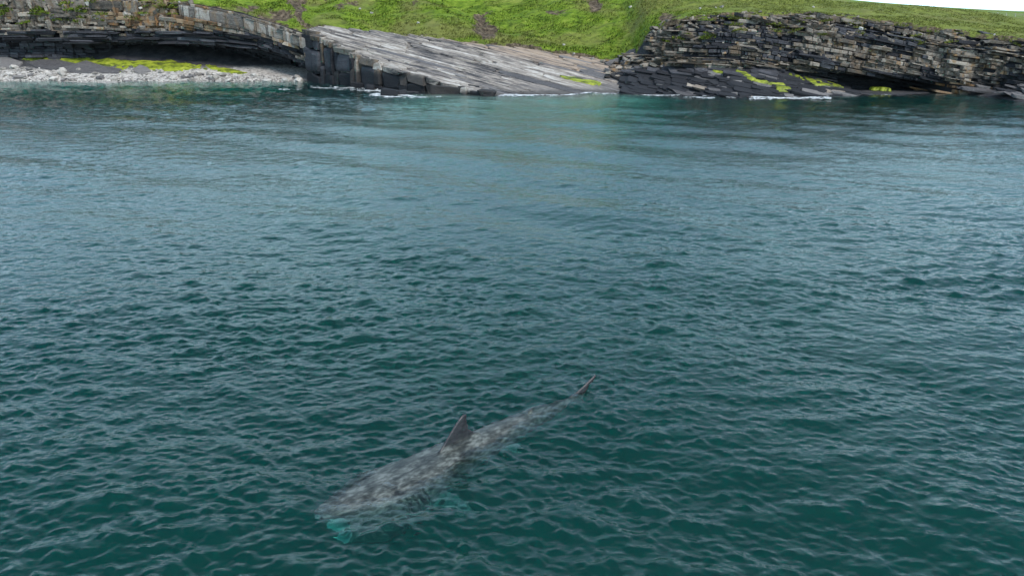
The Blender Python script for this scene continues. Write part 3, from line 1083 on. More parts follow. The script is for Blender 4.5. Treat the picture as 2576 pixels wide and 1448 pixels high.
def build_left_cliff():
    r = random.Random(5)
    root = wall_mesh('cliff_left', -105, -25.5, -1.0, edge_z, left_face, M_DARK)
    tag(root, 'layered cliff on the left with a dark undercut above the beach', None, None, 'structure')
    heap = Heap()
    beds = Beds(root)
    z = 0.0
    cap0, cap1 = 9.15, 10.55                          # the thick pale bed, in bed height
    while z < 17:
        cap = False
        th = r.choice([0.22, 0.3, 0.36, 0.45, 0.6])
        if z < cap0 < z + th: th = cap0 - z + 0.01
        elif cap0 <= z < cap1: th, cap = cap1 - z, True
        th = max(th, 0.12)
        proud = r.uniform(-0.3, 0.25)
        x = -84.0
        while x < -25.8:
            if cap and x > -47:
                wd = r.choice([0.35, 0.7, 1.3, 2.4]) * r.uniform(.8, 1.2)
            else:
                wd = th * r.uniform(1.2, 4.5)
            xc = x + wd / 2
            xs0, xs1 = x, x + wd
            x += wd
            def bed_z(q):
                return z + float(np.interp(q, *np.array(LB).T)) + 0.3 * float(vnoise(np.array(q), np.array(z * .2), 6.0, 83, 2)) * float(1 - smooth(np.array(q), -50, -44))
            zc = th / 2 + bed_z(xc)
            top = float(edge_z(xc))
            if zc > top - (0.0 if cap else 0.05) or zc < 0.2: continue
            capped = cap and xc > -47
            if r.random() < 0.04 and not capped: continue
            ct = float(cave_top(xc))
            y = float(left_face(np.array(xc), np.array(zc))) + (proud if not capped else -0.25) + r.uniform(-0.16, 0.16) * (0.5 if capped else 1)
            dip = math.atan(float(np.interp(xc + .5, *np.array(LB).T)) - float(np.interp(xc - .5, *np.array(LB).T)))
            q = r.random()
            n = float(vnoise(np.array(xc), np.array(zc), 6.0, 85, 2))
            if capped: mat = M_CAP if (q < 0.92 or xc > -40) else M_TAN
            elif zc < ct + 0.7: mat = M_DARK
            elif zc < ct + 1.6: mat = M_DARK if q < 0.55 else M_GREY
            elif -64 < xc < -41 and n + 0.9 * q > 0.35: mat = M_OCHRE if q < 0.8 else M_TAN
            elif q > 0.88: mat = M_TAN
            else: mat = M_GREY
            if xc < -47 and zc > ct + 2.0 and r.random() < 0.22:        # upright joints in the upper part
                for q2 in range(2):
                    heap.add((xc + r.uniform(-.5, .5), y + 0.3, zc + r.uniform(0, .4)), (r.uniform(.25, .6), 1.0, r.uniform(0.7, 1.5)), (r.uniform(-.1, .1), r.uniform(-.2, .2), r.uniform(-.3, .3)), mat)
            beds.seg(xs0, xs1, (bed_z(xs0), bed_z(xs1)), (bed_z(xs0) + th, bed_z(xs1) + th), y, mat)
            if capped or r.random() > 0.12: continue
            heap.add((xc, y + 0.25, zc), (wd * 1.03, r.uniform(1.0, 1.6), th * r.uniform(0.94, 1.1)),
                     (r.uniform(-.05, .05), -dip + r.uniform(-.03, .03), r.uniform(-.12, .12) * (0.5 if capped else 1)), mat)
        beds.flush()
        z += th * 0.99
    # long dark ledges that stick out above the undercut
    for k in range(46):
        xc = r.uniform(-72, -36)
        zc = float(cave_top(np.array(xc))) + r.choice([-0.15, 0.3, 0.75, 1.2]) + r.uniform(-.08, .08)
        y = float(left_face(np.array(xc), np.array(zc + 0.4)))
        L = r.uniform(2.0, 5.5)
        dip = math.atan((float(cave_top(np.array(xc + 1))) - float(cave_top(np.array(xc - 1)))) / 2)
        heap.add((xc, y + 0.2, zc), (L, r.uniform(1.6, 2.4), r.uniform(0.22, 0.5)), (r.uniform(-.06, .06), -dip, r.uniform(-.05, .05)), M_DARK)
    for k in range(160):
        xc = r.uniform(-74, -44)
        zc = r.uniform(6.8, 10.6)
        y = float(left_face(np.array(xc), np.array(zc)))
        s = r.uniform(0.2, 0.55)
        heap.add((xc, y + 0.1, zc), (s * r.uniform(.8, 1.6), s, s * r.uniform(0.6, 1.4)), (r.uniform(-.4, .4), r.uniform(-.5, .5), r.uniform(-1, 1)), M_GREY if r.random() < .75 else M_PALE)
    heap.build(root, 'rock_block', 'small_rock_blocks')
    return root


cliff_left = build_left_cliff()

# ------------------------------------------------------------------ seabed, beach and tidal shelves
SHORE = np.array([(-140, 112.5), (-70, 112.3), (-45, 112.3), (-30, 112.3), (-27, 111.2), (-21.6, 107), (-13, 96.5), (-8, 95.4), (-2, 93.4), (5, 95), (10.8, 96.2), (14.4, 95.5), (20, 93.6), (27, 91.2), (31, 91.6), (36, 93), (50, 93.2), (52, 92), (54.2, 87.2), (60, 85.5), (140, 82)], float)


def shore_y(x): return np.interp(x, SHORE[:, 0], SHORE[:, 1])


def beach_z(x, y):
    """ground between the cliff foot and the deep"""
    s = y - shore_y(x)
    up = np.interp(x, [-140, -55, -44, -37, -30, -26, -20, 12, 15, 20, 30, 36, 40, 50, 53, 60, 140], [.37, .37, .30, .22, .12, .05, .02, .10, .28, .36, .34, .20, .02, .02, .12, .16, .16])
    inn = np.where(s > 0, s * up * (1 + 0.02 * s), s * 0.13)
    flat = np.interp(x, [-22, -14, 12, 16, 26, 38], [0.13, 0.075, 0.075, 0.13, .13, .2])
    sea_ = np.maximum(s * flat, -8)
    out = np.where(s > 0, inn, sea_)
    return out + 0.10 * vnoise(x, y, 3.0, 91, 4) * smooth(s, -2, 1.5)


def build_beach():
    xs = np.arange(-95, 100, 0.42)
    d = np.concatenate([np.arange(-70, -10, 2.5), np.arange(-10, -1, 0.6), np.arange(-1, 12.5, 0.3)])
    X, Dd = np.meshgrid(xs, d)
    Y = shore_y(X) + Dd
    Z = beach_z(X, Y)
    V = np.stack([X, Y, Z], -1).reshape(-1, 3)
    me = mesh_np('shore', V, grid_faces(*X.shape), True)
    m = Mat('shore_ground')
    p = m.pos()
    n = m.noise(p, 0.9, 5, 0.65)
    sep = m.n('SeparateXYZ')
    m.l(p, sep.inputs[0])
    rock = m.colramp(n, [(0.35, (0.02, 0.02, 0.024)), (0.6, (0.06, 0.058, 0.06)), (0.8, (0.13, 0.12, 0.11))])
    shingle = m.colramp(m.noise(p, 2.5, 5, 0.7), [(0.34, (0.12, 0.11, 0.10)), (0.48, (0.38, 0.35, 0.32)), (0.66, (0.62, 0.58, 0.53))])
    sand = m.math('MULTIPLY', m.ramp(sep.outputs['X'], -26.0, -30.0), m.ramp(m.math('ADD', sep.outputs['Z'], m.math('MULTIPLY', n, 0.8)), 2.2, 1.5))
    under = m.math('MULTIPLY', m.ramp(sep.outputs['Z'], 0.0, -0.25), m.math('MULTIPLY', m.ramp(sep.outputs['X'], -16.0, -9.0), m.ramp(sep.outputs['X'], 20.0, 13.0)))
    col = m.mix(sand, rock, shingle)
    col = m.mix(under, col, (0.36, 0.36, 0.31))
    m.bsdf(col, 0.7, m.bump(m.noise(p, 4.0, 6, 0.7), 0.8, 0.15), 0.4)
    o = link('shore', me, m.m)
    tag(o, 'rocky shore and shallow bed along the foot of the cliffs', None, None, 'structure')
    bed = mesh_np('seabed', [(-500, -80, -8.6), (500, -80, -8.6), (500, 140, -8.6), (-500, 140, -8.6)], [(0, 1, 2, 3)])
    tag(link('seabed', bed, plain('seabed_rock', (0.07, 0.09, 0.07))), 'deep dark sea bed', None, None, 'structure')
    return o


shore = build_beach()


def in_px_poly(px, py, poly):
    return poly_dist(px, py, poly)


ALGAE_BEACH = [[(-20, 126), (60, 132), (130, 141), (230, 147), (330, 152), (420, 152), (500, 166), (520, 176), (420, 181), (370, 176), (330, 166), (300, 166), (240, 172), (170, 164), (100, 152), (40, 150), (-20, 142)],
               [(100, 148), (150, 160), (135, 168), (118, 158)], [(520, 166), (560, 172), (620, 184), (600, 188), (550, 182)], [(270, 168), (320, 172), (300, 184), (280, 180)]]
ALGAE_SHELF = [[(1785, 176), (1815, 182), (1846, 198), (1820, 194), (1795, 186)], [(1850, 180), (1875, 182), (1900, 200), (1890, 206), (1862, 192)], [(1890, 203), (1970, 213), (1975, 218), (1900, 209)],
               [(1980, 186), (2010, 194), (2030, 212), (2010, 206), (1990, 196)], [(2020, 194), (2090, 206), (2120, 224), (2090, 220), (2040, 214), (2025, 204)], [(2100, 198), (2180, 212), (2240, 228), (2190, 224), (2120, 208)],
               [(1950, 220), (1985, 224), (1990, 230), (1955, 226)], [(1800, 196), (1830, 204), (1850, 216), (1820, 206)]]
ALGAE_SLAB = [[(1405, 190), (1450, 197), (1512, 210), (1508, 218), (1460, 212), (1420, 200)]]


def algae_mat_on(polys, xr, yr, zfun, step, lift, label, jit=4.0):
    xs, ys = np.arange(*xr, step), np.arange(*yr, step)
    X, Y = np.meshgrid(xs, ys)
    Z = zfun(X, Y)
    px, py = px_of(X, Y, Z)
    nz = vnoise(X * 0.45 + 0.2 * Y, Y * 1.3, 1.1, 101, 4) - 0.08 + 0.6 * vnoise(X, Y, 0.5, 102, 3)
    m = np.full(X.shape, -1e9)
    for pl in polys:
        m = np.maximum(m, -poly_dist(px, py, pl))
    body = m + nz * jit
    Zt = Z + np.where(body > 0, lift + 0.04 * nz + 0.012 * np.clip(body, 0, 6), -0.12)
    V = np.stack([X, Y, Zt], -1).reshape(-1, 3)
    F = grid_faces(*X.shape)
    keep = (body.ravel()[F] > 0).any(1)
    F = F[keep]
    used, inv = np.unique(F, return_inverse=True)
    me = mesh_np('algae', V[used], inv.reshape(-1, 4), True)
    return tag(link('algae', me, M_ALGAE), label, 'algae', None, 'stuff')


algae_mat_on(ALGAE_BEACH, (-82, -30), (112.5, 125), beach_z, 0.16, 0.10, 'bright yellow green algae coating the slope above the white beach')


# the shingle and boulders of the beach
def build_beach_stones():
    r = random.Random(77)
    def piece(seed):
        q = random.Random(seed)
        bm = bmesh.new()
        bmesh.ops.create_icosphere(bm, subdivisions=1, radius=0.5)
        for v in bm.verts:
            v.co *= q.uniform(0.78, 1.18)
        me_ = bpy.data.meshes.new('boulder')
        bm.to_mesh(me_); bm.free()
        me_.materials.append(M_PALE)
        return me_
    kinds = [piece(s) for s in range(10)]
    spots = []
    for k in range(1500):
        x = r.uniform(-76, -29)
        s = r.random() ** 1.4 * (7.0 if x < -46 else 4.5)
        y = float(shore_y(x)) + s - 0.2
        px, py = px_of(x, y, float(beach_z(np.array(x), np.array(y))))
        lim = np.interp(px, [0, 60, 130, 300, 330, 420, 520, 620, 740], [166, 172, 166, 180, 172, 180, 184, 190, 196])
        if py < lim - 1: continue
        size = r.uniform(0.12, 0.42) if r.random() < 0.92 else r.uniform(0.5, 1.3)
        spots.append((x, y, size))
    spots.sort(key=lambda q: -q[2] - (9 if -71 < q[0] else 0))
    rest_v, rest_f, base = [], [], 0
    for i, (x, y, s) in enumerate(spots):
        z = float(beach_z(np.array(x), np.array(y)))
        sc_ = (s * r.uniform(.9, 1.7), s * r.uniform(.8, 1.2), s * r.uniform(.45, .7))
        rot = (r.uniform(-.3, .3), r.uniform(-.3, .3), r.uniform(0, 6))
        if i < 300:
            o = bpy.data.objects.new('boulder', kinds[i % 10])
            COL.objects.link(o)
            o.location, o.scale, o.rotation_euler = (x, y, z + 0.12 * s), sc_, rot
            o.material_slots[0].link = 'OBJECT'
            o.material_slots[0].material = M_PALE if r.random() < 0.86 else M_SLATE
            tag(o, 'pale sea-worn boulder on the white beach below the left cliff', 'boulder', 'boulders of the white beach')
        else:
            k = kinds[i % 10]
            v = np.array([q.co[:] for q in k.vertices]) * np.array(sc_) @ rot_xyz(*rot).T + np.array([x, y, z + 0.1 * s])
            f = np.array([p_.vertices[:] for p_ in k.polygons])
            rest_v.append(v); rest_f.append(f + base); base += len(v)
    me = mesh_np('shingle', np.concatenate(rest_v), np.concatenate(rest_f))
    tag(link('shingle', me, M_PALE), 'pale shingle between the boulders of the white beach', 'shingle', None, 'stuff')


build_beach_stones()
# ------------------------------------------------------------------ dark slabs lying on the beach slope
def flat_rock(name, outline, thick, mat, label=None, cat=None, seed=0, tilt=None, parent=None, origin=None):
    """a flat stone from a plan outline [(x, y)], its top draped on a height function"""
    r = random.Random(seed)
    zf = tilt
    n = len(outline)
    top = [(x, y, zf(x, y) + thick + r.uniform(-.05, .05)) for x, y in outline]
    cx, cy = np.mean([p[0] for p in outline]), np.mean([p[1] for p in outline])
    ins = [(cx + (x - cx) * 0.86, cy + (y - cy) * 0.86, z + 0.07) for x, y, z in top]
    bot = [(cx + (x - cx) * 1.06, cy + (y - cy) * 1.06, zf(x, y) - 0.5) for x, y in outline]
    org = np.array((cx, cy, zf(cx, cy)))
    V = np.array(bot + top + ins) - org
    bm = bmesh.new()
    vs = [bm.verts.new(v) for v in V]
    for i in range(n):
        j = (i + 1) % n
        bm.faces.new((vs[i], vs[j], vs[n + j], vs[n + i]))
        bm.faces.new((vs[n + i], vs[n + j], vs[2 * n + j], vs[2 * n + i]))
    bm.faces.new(vs[2 * n:])
    bmesh.ops.triangulate(bm, faces=bm.faces[:])
    bmesh.ops.recalc_face_normals(bm, faces=bm.faces[:])
    me = bpy.data.meshes.new(name)
    bm.to_mesh(me); bm.free()
    o = link(name, me, mat, parent)
    o.location = org
    if label: tag(o, label, cat)
    return o


def px_ground(px, py, zf, y0=90.0, y1=124.0):
    """point of the ground under a picture point"""
    q = ray(px, py)
    ys = np.linspace(y0, y1, 500)
    t = ys / q[1]
    x, z = q[0] * t, CAM_H + q[2] * t
    i = int(np.argmax(z < zf(x, ys)))
    return float(x[i]), float(ys[i])


def bz(x, y): return float(beach_z(np.array(float(x)), np.array(float(y))))


for k, (poly, lab) in enumerate([
        ([(-15, 150), (20, 149), (58, 160), (50, 168), (20, 174), (-15, 176)], 'dark flat rock slab at the left edge of the white beach'),
        ([(66, 160), (100, 155), (150, 156), (205, 166), (190, 172), (130, 178), (90, 172)], 'dark flat slab between green algae and white boulders, second from the left'),
        ([(150, 176), (200, 162), (215, 156), (262, 170), (306, 178), (296, 186), (240, 186), (180, 184)], 'widest dark flat slab on the white beach below the algae'),
        ([(330, 180), (352, 168), (372, 174), (380, 182), (350, 187)], 'small dark slab on the white beach, rightmost of the four')]):
    pts = [px_ground(a, b, beach_z, 112, 124) for a, b in poly]
    flat_rock('rock_slab', pts, 0.2, M_SLATE, lab, 'rock', k, bz)

# ------------------------------------------------------------------ the dipping slab in the middle
SL = (-0.0618, 0.2589, -24.11)


def slab_z(x, y): return SL[0] * x + SL[1] * y + SL[2]


SLAB_FRONT = [(-27.5, 113.0), (-24.6, 109.6), (-21.5, 106.0), (-17.4, 102.1), (-14.2, 99.6), (-10.7, 97.6), (-6.2, 95.2), (-2.2, 92.6)]
SLAB_OUT = SLAB_FRONT + [(4, 93.6), (10.8, 94.6), (15.2, 96.6), (17.4, 101.0), (16.2, 106.8), (10, 109.2), (0.6, 111.5), (-15, 113.4), (-26, 114.6)]


def build_slab():
    r = random.Random(9)
    n = len(SLAB_OUT)
    org = np.array((-5.0, 102.0, 0.0))
    V = [(x, y, slab_z(x, y) - 0.12) for x, y in SLAB_OUT] + [(x, y, -3.0) for x, y in SLAB_OUT]
    bm = bmesh.new()
    vs = [bm.verts.new(np.array(v) - org) for v in V]
    bm.faces.new(vs[:n])
    for i in range(n):
        bm.faces.new((vs[i], vs[n + i], vs[n + (i + 1) % n], vs[(i + 1) % n]))
    bmesh.ops.triangulate(bm, faces=bm.faces[:])
    bmesh.ops.recalc_face_normals(bm, faces=bm.faces[:])
    me = bpy.data.meshes.new('rock_slope')
    bm.to_mesh(me); bm.free()
    root = link('rock_slope', me, M_SLAB)
    root.location = org
    tag(root, 'wide smooth rock slab dipping from the grass to the water', None, None, 'structure')
    # bedding strips: long thin sheets of stone, each with its own edge
    u = np.array([0.866, -0.5]); w = np.array([0.5, 0.866])
    out = np.array(SLAB_OUT)
    strips = []
    v = -30.0
    c0 = np.array([-5.0, 102.0])
    pv = (out - c0) @ w
    v = pv.min()
    while v < pv.max():
        wd = r.choice([0.12, 0.2, 0.34, 0.6, 1.1]) * r.uniform(.8, 1.25)
        t = -30.0
        level = 0.05 * math.sin(v * 1.3) + r.uniform(-.03, .04)
        t += r.uniform(0, 4)
        while t < 30:
            L = r.uniform(3.0, 16.0)
            strips.append((t, v, L, wd, level + r.uniform(-.03, .05)))
            t += L * r.uniform(1.0, 1.12)
        v += wd * 0.97
    items = []
    for (t, v, L, wd, lev) in strips:
        # clip the strip to the outline
        ok = []
        for s in np.linspace(0, L, 14):
            q = c0 + u * (t + s) + w * (v + wd / 2)
            ok.append(float(poly_dist(np.array(q[0]), np.array(q[1]), SLAB_OUT)) < -0.05)
        if not any(ok): continue
        i0, i1 = ok.index(True), 13 - ok[::-1].index(True)
        if i1 - i0 < 2: continue
        a, b = t + L * i0 / 13, t + L * i1 / 13
        items.append((a, b, v, wd, lev))
    items.sort(key=lambda q: -(q[1] - q[0]) * q[3])
    rest_v, rest_f, rest_m, base = [], [], [], 0
    mats = [M_SLAB, M_SLAB, M_SLAB, M_SLATE]
    for k, (a, b, v, wd, lev) in enumerate(items):
        nseg = max(2, int((b - a) / 0.9))
        vv = []
        for i in range(nseg + 1):
            s = a + (b - a) * i / nseg
            taper = 0.35 if i in (0, nseg) else 1.0
            e0, e1 = v + wd * (0.5 - 0.5 * taper) + r.uniform(-.05, .05), v + wd * (0.5 + 0.5 * taper) + r.uniform(-.05, .05)
            for (e, dz) in ((e0, -0.35), (e0, 0.0), (e1, 0.05), (e1, -0.35)):
                q = c0 + u * s + w * e
                vv.append((q[0], q[1], slab_z(*q) + lev + dz + (r.uniform(-.015, .015))))
        ff = []
        for i in range(nseg):
            for j in range(3):
                ff.append((i * 4 + j, i * 4 + j + 1, i * 4 + 5 + j, i * 4 + 4 + j))
        ff.append((0, 1, 2, 3)[::-1]); ff.append(tuple(nseg * 4 + j for j in range(4)))
        mid = c0 + u * (a + b) / 2 + w * v
        along = (mid - c0) @ u
        q = r.random()
        band = vnoise(np.array(v), np.array(along * 0.12), 1.6, 131, 2)
        upper = (mid - c0) @ w
        if band > 0.32 and q < 0.75: mi = 2
        elif band < -0.35 and q < 0.35: mi = 3
        elif (upper > 7.2 - 0.02 * along and q < 0.65) or q < 0.20: mi = 1
        else: mi = 0
        vv, ff = np.array(vv), np.array(ff)
        if k < 300:
            cen = vv.mean(0)
            o = link('rock_ledge', mesh_np('rock_ledge', vv - cen, ff), mats[mi], root)
            o.location = cen - org
        else:
            rest_v.append(vv - org); rest_f.append(ff + base); rest_m.append(np.full(len(ff), mi)); base += len(vv)
    if rest_v:
        me = mesh_np('small_rock_ledges', np.concatenate(rest_v), np.concatenate(rest_f))
        for mt in mats: me.materials.append(mt)
        me.polygons.foreach_set('material_index', np.concatenate(rest_m).astype(np.int32))
        tag(link('small_rock_ledges', me, None, root), kind='stuff')
    # the broken front: upright joint blocks down to the sea
    heap = Heap()
    f = np.array(SLAB_FRONT)
    seg = np.hypot(*np.diff(f, axis=0).T)
    cum = np.concatenate([[0], np.cumsum(seg)])
    s = 0.0
    while s < cum[-1]:
        wd = r.choice([0.6, 1.0, 1.7, 2.8]) * r.uniform(.85, 1.2)
        sc_ = s + wd / 2
        x, y = np.interp(sc_, cum, f[:, 0]), np.interp(sc_, cum, f[:, 1])
        x2, y2 = np.interp(min(sc_ + .3, cum[-1]), cum, f[:, 0]), np.interp(min(sc_ + .3, cum[-1]), cum, f[:, 1])
        x1, y1 = np.interp(sc_ - .3, cum, f[:, 0]), np.interp(sc_ - .3, cum, f[:, 1])
        an = math.atan2(y2 - y1, x2 - x1)
        top = slab_z(x, y) + 0.02
        s += wd * 1.0
        z = top
        first = True
        proud = r.uniform(-.9, .7)
        while z > -0.7:
            th = r.uniform(1.2, 3.6) if not first else r.uniform(0.35, 1.0)
            nx, ny = math.sin(an), -math.cos(an)
            if top < 0.4: th = min(th, 0.5)
            heap.add((x + nx * (proud * .4), y + ny * (proud * .4), z - th / 2), (wd * 1.03, r.uniform(0.9, 1.5), th * 1.02), (r.uniform(-.05, .05), math.radians(r.uniform(4, 9)) if first else r.uniform(-.05, .05), an + r.uniform(-.12, .12)),
                     (M_GREY if r.random() < 0.5 else M_SLAB) if first else (M_DARK if r.random() < 0.75 else M_GREY), 1.0)
            first = False
            z -= th
    # fallen blocks along the toe
    for (px, py, w_, h_) in [(980, 236, 1.6, 0.7), (1010, 234, 1.2, .5), (1075, 226, 2.6, 1.2), (1120, 232, 2.8, .9), (1165, 224, 1.5, 1.1), (1190, 230, 2.0, 1.0), (1225, 236, 1.9, .6), (900, 216, 1.4, .6), (930, 222, 1.2, .6), (860, 208, 1.0, .5), (1095, 218, 2.0, 1.0)]:
        p = at_z(px, py, 0.2)
        heap.add((p[0], p[1], 0.15), (w_, 1.2, h_ * 1.5), (r.uniform(-.1, .1), math.radians(r.uniform(2, 10)), r.uniform(-.2, .2)), M_GREY if px in (1120, 1225) else M_DARK)
    for it in heap.items:
        it[0][:] = it[0] - org
    class _H(Heap): pass
    for loc, size, rot, mat, show, k in heap.items:
        o = bpy.data.objects.new('rock_block', PIECES[k])
        COL.objects.link(o)
        o.location, o.scale, o.rotation_euler, o.parent = loc, size, rot, root
        o.material_slots[0].link = 'OBJECT'
        o.material_slots[0].material = mat
    return root


rock_slope = build_slab()
algae_mat_on(ALGAE_SLAB, (5, 14), (96, 104), lambda x, y: slab_z(x, y) + 0.02, 0.14, 0.12, 'yellow green algae on the lower right corner of the rock slab', 2.0)


# ------------------------------------------------------------------ dark tidal shelf at the foot of the right cliff
def build_shelf():
    r = random.Random(15)
    root = bpy.data.objects.new('tidal_shelf', None)
    COL.objects.link(root)
    root.location = (26, 95, 0)
    tag(root, 'dark wet rock shelf sloping into the sea under the right cliff', None, None, 'structure')
    heap = Heap()
    for k in range(330):
        x = r.uniform(13.8, 38.5)
        sy = float(shore_y(x))
        d = r.random() * 7.4 - 0.4
        y = sy + d
        z = bz(x, y)
        face = float(right_face(np.array(x), np.array(2.0)))
        if y > face + 1.5: continue
        L = r.uniform(0.9, 3.8)
        wd = r.uniform(0.5, 1.3)
        mat = M_DARK if r.random() < (0.95 if d > 1.0 else 0.75) else (M_SLATE if r.random() < .75 else M_SLABTAN)
        heap.add((x - 26, y - 95, z + r.uniform(-.1, .16)), (L, wd, r.uniform(0.2, 0.5)), (0.30 + r.uniform(-.06, .06), math.radians(r.uniform(5, 13)), -0.30 + r.uniform(-.14, .14)), mat)
    # ledges beside the cave at the right edge
    for k in range(70):
        x = r.uniform(52.5, 66)
        y = float(shore_y(x)) + r.uniform(-0.4, 5.0)
        z = bz(x, y)
        heap.add((x - 26, y - 95, z + r.uniform(-.05, .3)), (r.uniform(1.5, 4.5), r.uniform(.6, 1.5), r.uniform(.22, .5)), (0.16, math.radians(r.uniform(6, 12)), -0.15 + r.uniform(-.1, .1)), M_SLATE if r.random() < .6 else M_DARK)
    # pale broken stone at the mouth of the gully
    for k in range(90):
        x = r.uniform(11.5, 17.2)
        y = r.uniform(100.5, 106.5)
        z = max(slab_z(x, y), bz(x, y)) + 0.1 if x < 15.5 else bz(x, min(y, 103)) + 0.6
        s = r.uniform(.25, .8)
        heap.add((x - 26, y - 95, z + r.uniform(-.1, .25)), (s * r.uniform(1, 2.4), s, s * .5), (r.uniform(-.3, .3), r.uniform(-.3, .4), r.uniform(-1, 1)), r.choice([M_TAN, M_GREY, M_SLABTAN, M_SLATE]))
    its = heap.items
    its.sort(key=lambda it: -it[1][0] * it[1][2])
    for loc, size, rot, mat, show, k in its[:300]:
        o = bpy.data.objects.new('rock_ledge', PIECES[k])
        COL.objects.link(o)
        o.location, o.scale, o.rotation_euler, o.parent = loc, size, rot, root
        o.material_slots[0].link = 'OBJECT'
        o.material_slots[0].material = mat
    mats, vs, fs, mi, base = [], [], [], [], 0
    for loc, s, rot, mat, _, k in its[300:]:
        if mat not in mats: mats.append(mat)
        vs.append((PIECE_V[k] * s) @ rot_xyz(*rot).T + loc); fs.append(PIECE_F[k] + base); mi.append(np.full(len(PIECE_F[k]), mats.index(mat))); base += len(PIECE_V[k])
    if vs:
        me = mesh_np('small_rock_ledges', np.concatenate(vs), np.concatenate(fs))
        for mt in mats: me.materials.append(mt)
        me.polygons.foreach_set('material_index', np.concatenate(mi).astype(np.int32))
        tag(link('small_rock_ledges', me, None, root), kind='stuff')


build_shelf()
algae_mat_on(ALGAE_SHELF, (22, 48), (90, 98), lambda x, y: beach_z(x, y) + 0.16, 0.12, 0.20, 'streaks of yellow green algae on the dark shelf under the right cliff', 1.6)


# ------------------------------------------------------------------ grass cushions on the cliff ledges
def build_ledge_plants():
    r = random.Random(31)
    n_blade = 70
    def cushion(seed):
        q = np.random.default_rng(seed)
        vs, fs = [], []
        for b in range(n_blade):
            a, rad = q.uniform(0, 6.28), q.random() ** 0.6
            x, y = math.cos(a) * rad, math.sin(a) * rad
            h = (1.05 - rad * rad * 0.8) * q.uniform(.5, 1.0) * 0.6
            an = q.uniform(0, 3.14); w_ = q.uniform(.07, .16)
            vs += [(x - math.cos(an) * w_, y - math.sin(an) * w_, -0.1), (x + math.cos(an) * w_, y + math.sin(an) * w_, -0.1), (x * 1.25 + q.normal(0, .1), y * 1.25 + q.normal(0, .1) - 0.1, h)]
            fs.append((3 * b, 3 * b + 1, 3 * b + 2))
        me_ = mesh_np('grass_cushion', vs, fs)
        me_.materials.append(M_TUFT)
        return me_
    kinds = [cushion(s) for s in range(6)]
    spots = []
    for k in range(55):
        x = r.uniform(18, 60); rel = 0.62 + 0.36 * r.random() ** 0.5
        z = float(edge_z(x)) * rel
        spots.append((x, float(right_face(np.array(x), np.array(z))) - 0.15, z, r.uniform(.35, .95), 'tuft of grass growing on the upper ledges of the right cliff', 'grass tufts on the right cliff'))
    for k in range(38):
        x = r.uniform(-72, -46); z = r.uniform(7.2, 10.6)
        spots.append((x, float(left_face(np.array(x), np.array(z))) - 0.15, z, r.uniform(.4, 1.1), 'tuft of grass growing on the upper ledges of the left cliff', 'grass tufts on the left cliff'))
    for x, y, z, s, lab, grp in spots:
        o = bpy.data.objects.new('grass_tuft', kinds[r.randrange(6)])
        COL.objects.link(o)
        o.location, o.scale, o.rotation_euler = (x, y, z), (s * 1.3, s * 0.8, s * 0.8), (r.uniform(.1, .5), 0, r.uniform(0, 6))
        tag(o, lab, 'grass tuft', grp)


build_ledge_plants()


# ------------------------------------------------------------------ small things: seaweed, stones on the hill, fence
def build_seaweed():
    p = at_z(812, 203, 0.0)
    root = bpy.data.objects.new('seaweed', None)
    COL.objects.link(root)
    root.location = (p[0], p[1] - 0.2, 0.0)
    tag(root, 'bright green weed hanging on the dark rock face above the water', 'seaweed')
    r = random.Random(2)
    for k in range(13):
        a = r.uniform(-1.25, 1.25)
        L = r.uniform(0.6, 1.25)
        vs, fs = [], []
        for i in range(5):
            t = i / 4
            x, z = math.sin(a) * L * t + r.uniform(-.03, .03), 0.15 + math.cos(a) * L * t * 0.95 - 0.35 * t * t * abs(a)
            w_ = 0.15 * math.sin(math.pi * (0.15 + 0.8 * t)) + 0.02
            for s_ in (-1, 1):
                for dy in (0.0, 0.03):
                    vs.append((x + s_ * w_ * math.cos(a), -0.25 * t + dy - 0.1 + 0.05 * (k % 3), z - s_ * w_ * math.sin(a)))
        for i in range(4):
            b = i * 4
            for q in ((0, 2, 6, 4), (1, 5, 7, 3), (0, 4, 5, 1), (2, 3, 7, 6)):
                fs.append([b + j for j in q])
        link('frond', mesh_np('frond', vs, fs, True), M_ALGAE, root)


build_seaweed()


def build_hill_stones():
    r = random.Random(41)
    pts = [(1052, 60), (1418, 115), (1443, 138), (1490, 150), (1585, 20), (1800, 22), (1815, 20), (2045, 20), (905, 25), (935, 35), (2165, 75), (2500, 90), (1760, 24)]
    for i, (px, py) in enumerate(pts):
        q = ray(px, py)
        ys = np.linspace(90, 140, 900)
        t = ys / q[1]
        x, z = q[0] * t, CAM_H + q[2] * t
        j = int(np.argmax(z < hill(x, ys) + 0.02))
        if j == 0: continue
        s = r.uniform(0.16, 0.30)
        o = bpy.data.objects.new('pale_stone', PIECES[i % len(PIECES)])
        COL.objects.link(o)
        o.location, o.scale, o.rotation_euler = (x[j], ys[j], z[j] + 0.1), (s * 1.5, s, s * .9), (r.uniform(-.4, .4), r.uniform(-.4, .4), r.uniform(0, 3))
        o.material_slots[0].link = 'OBJECT'
        o.material_slots[0].material = M_PALE
        tag(o, 'small pale stone lying on the grassy slope', 'stone', 'pale stones on the grass')


build_hill_stones()


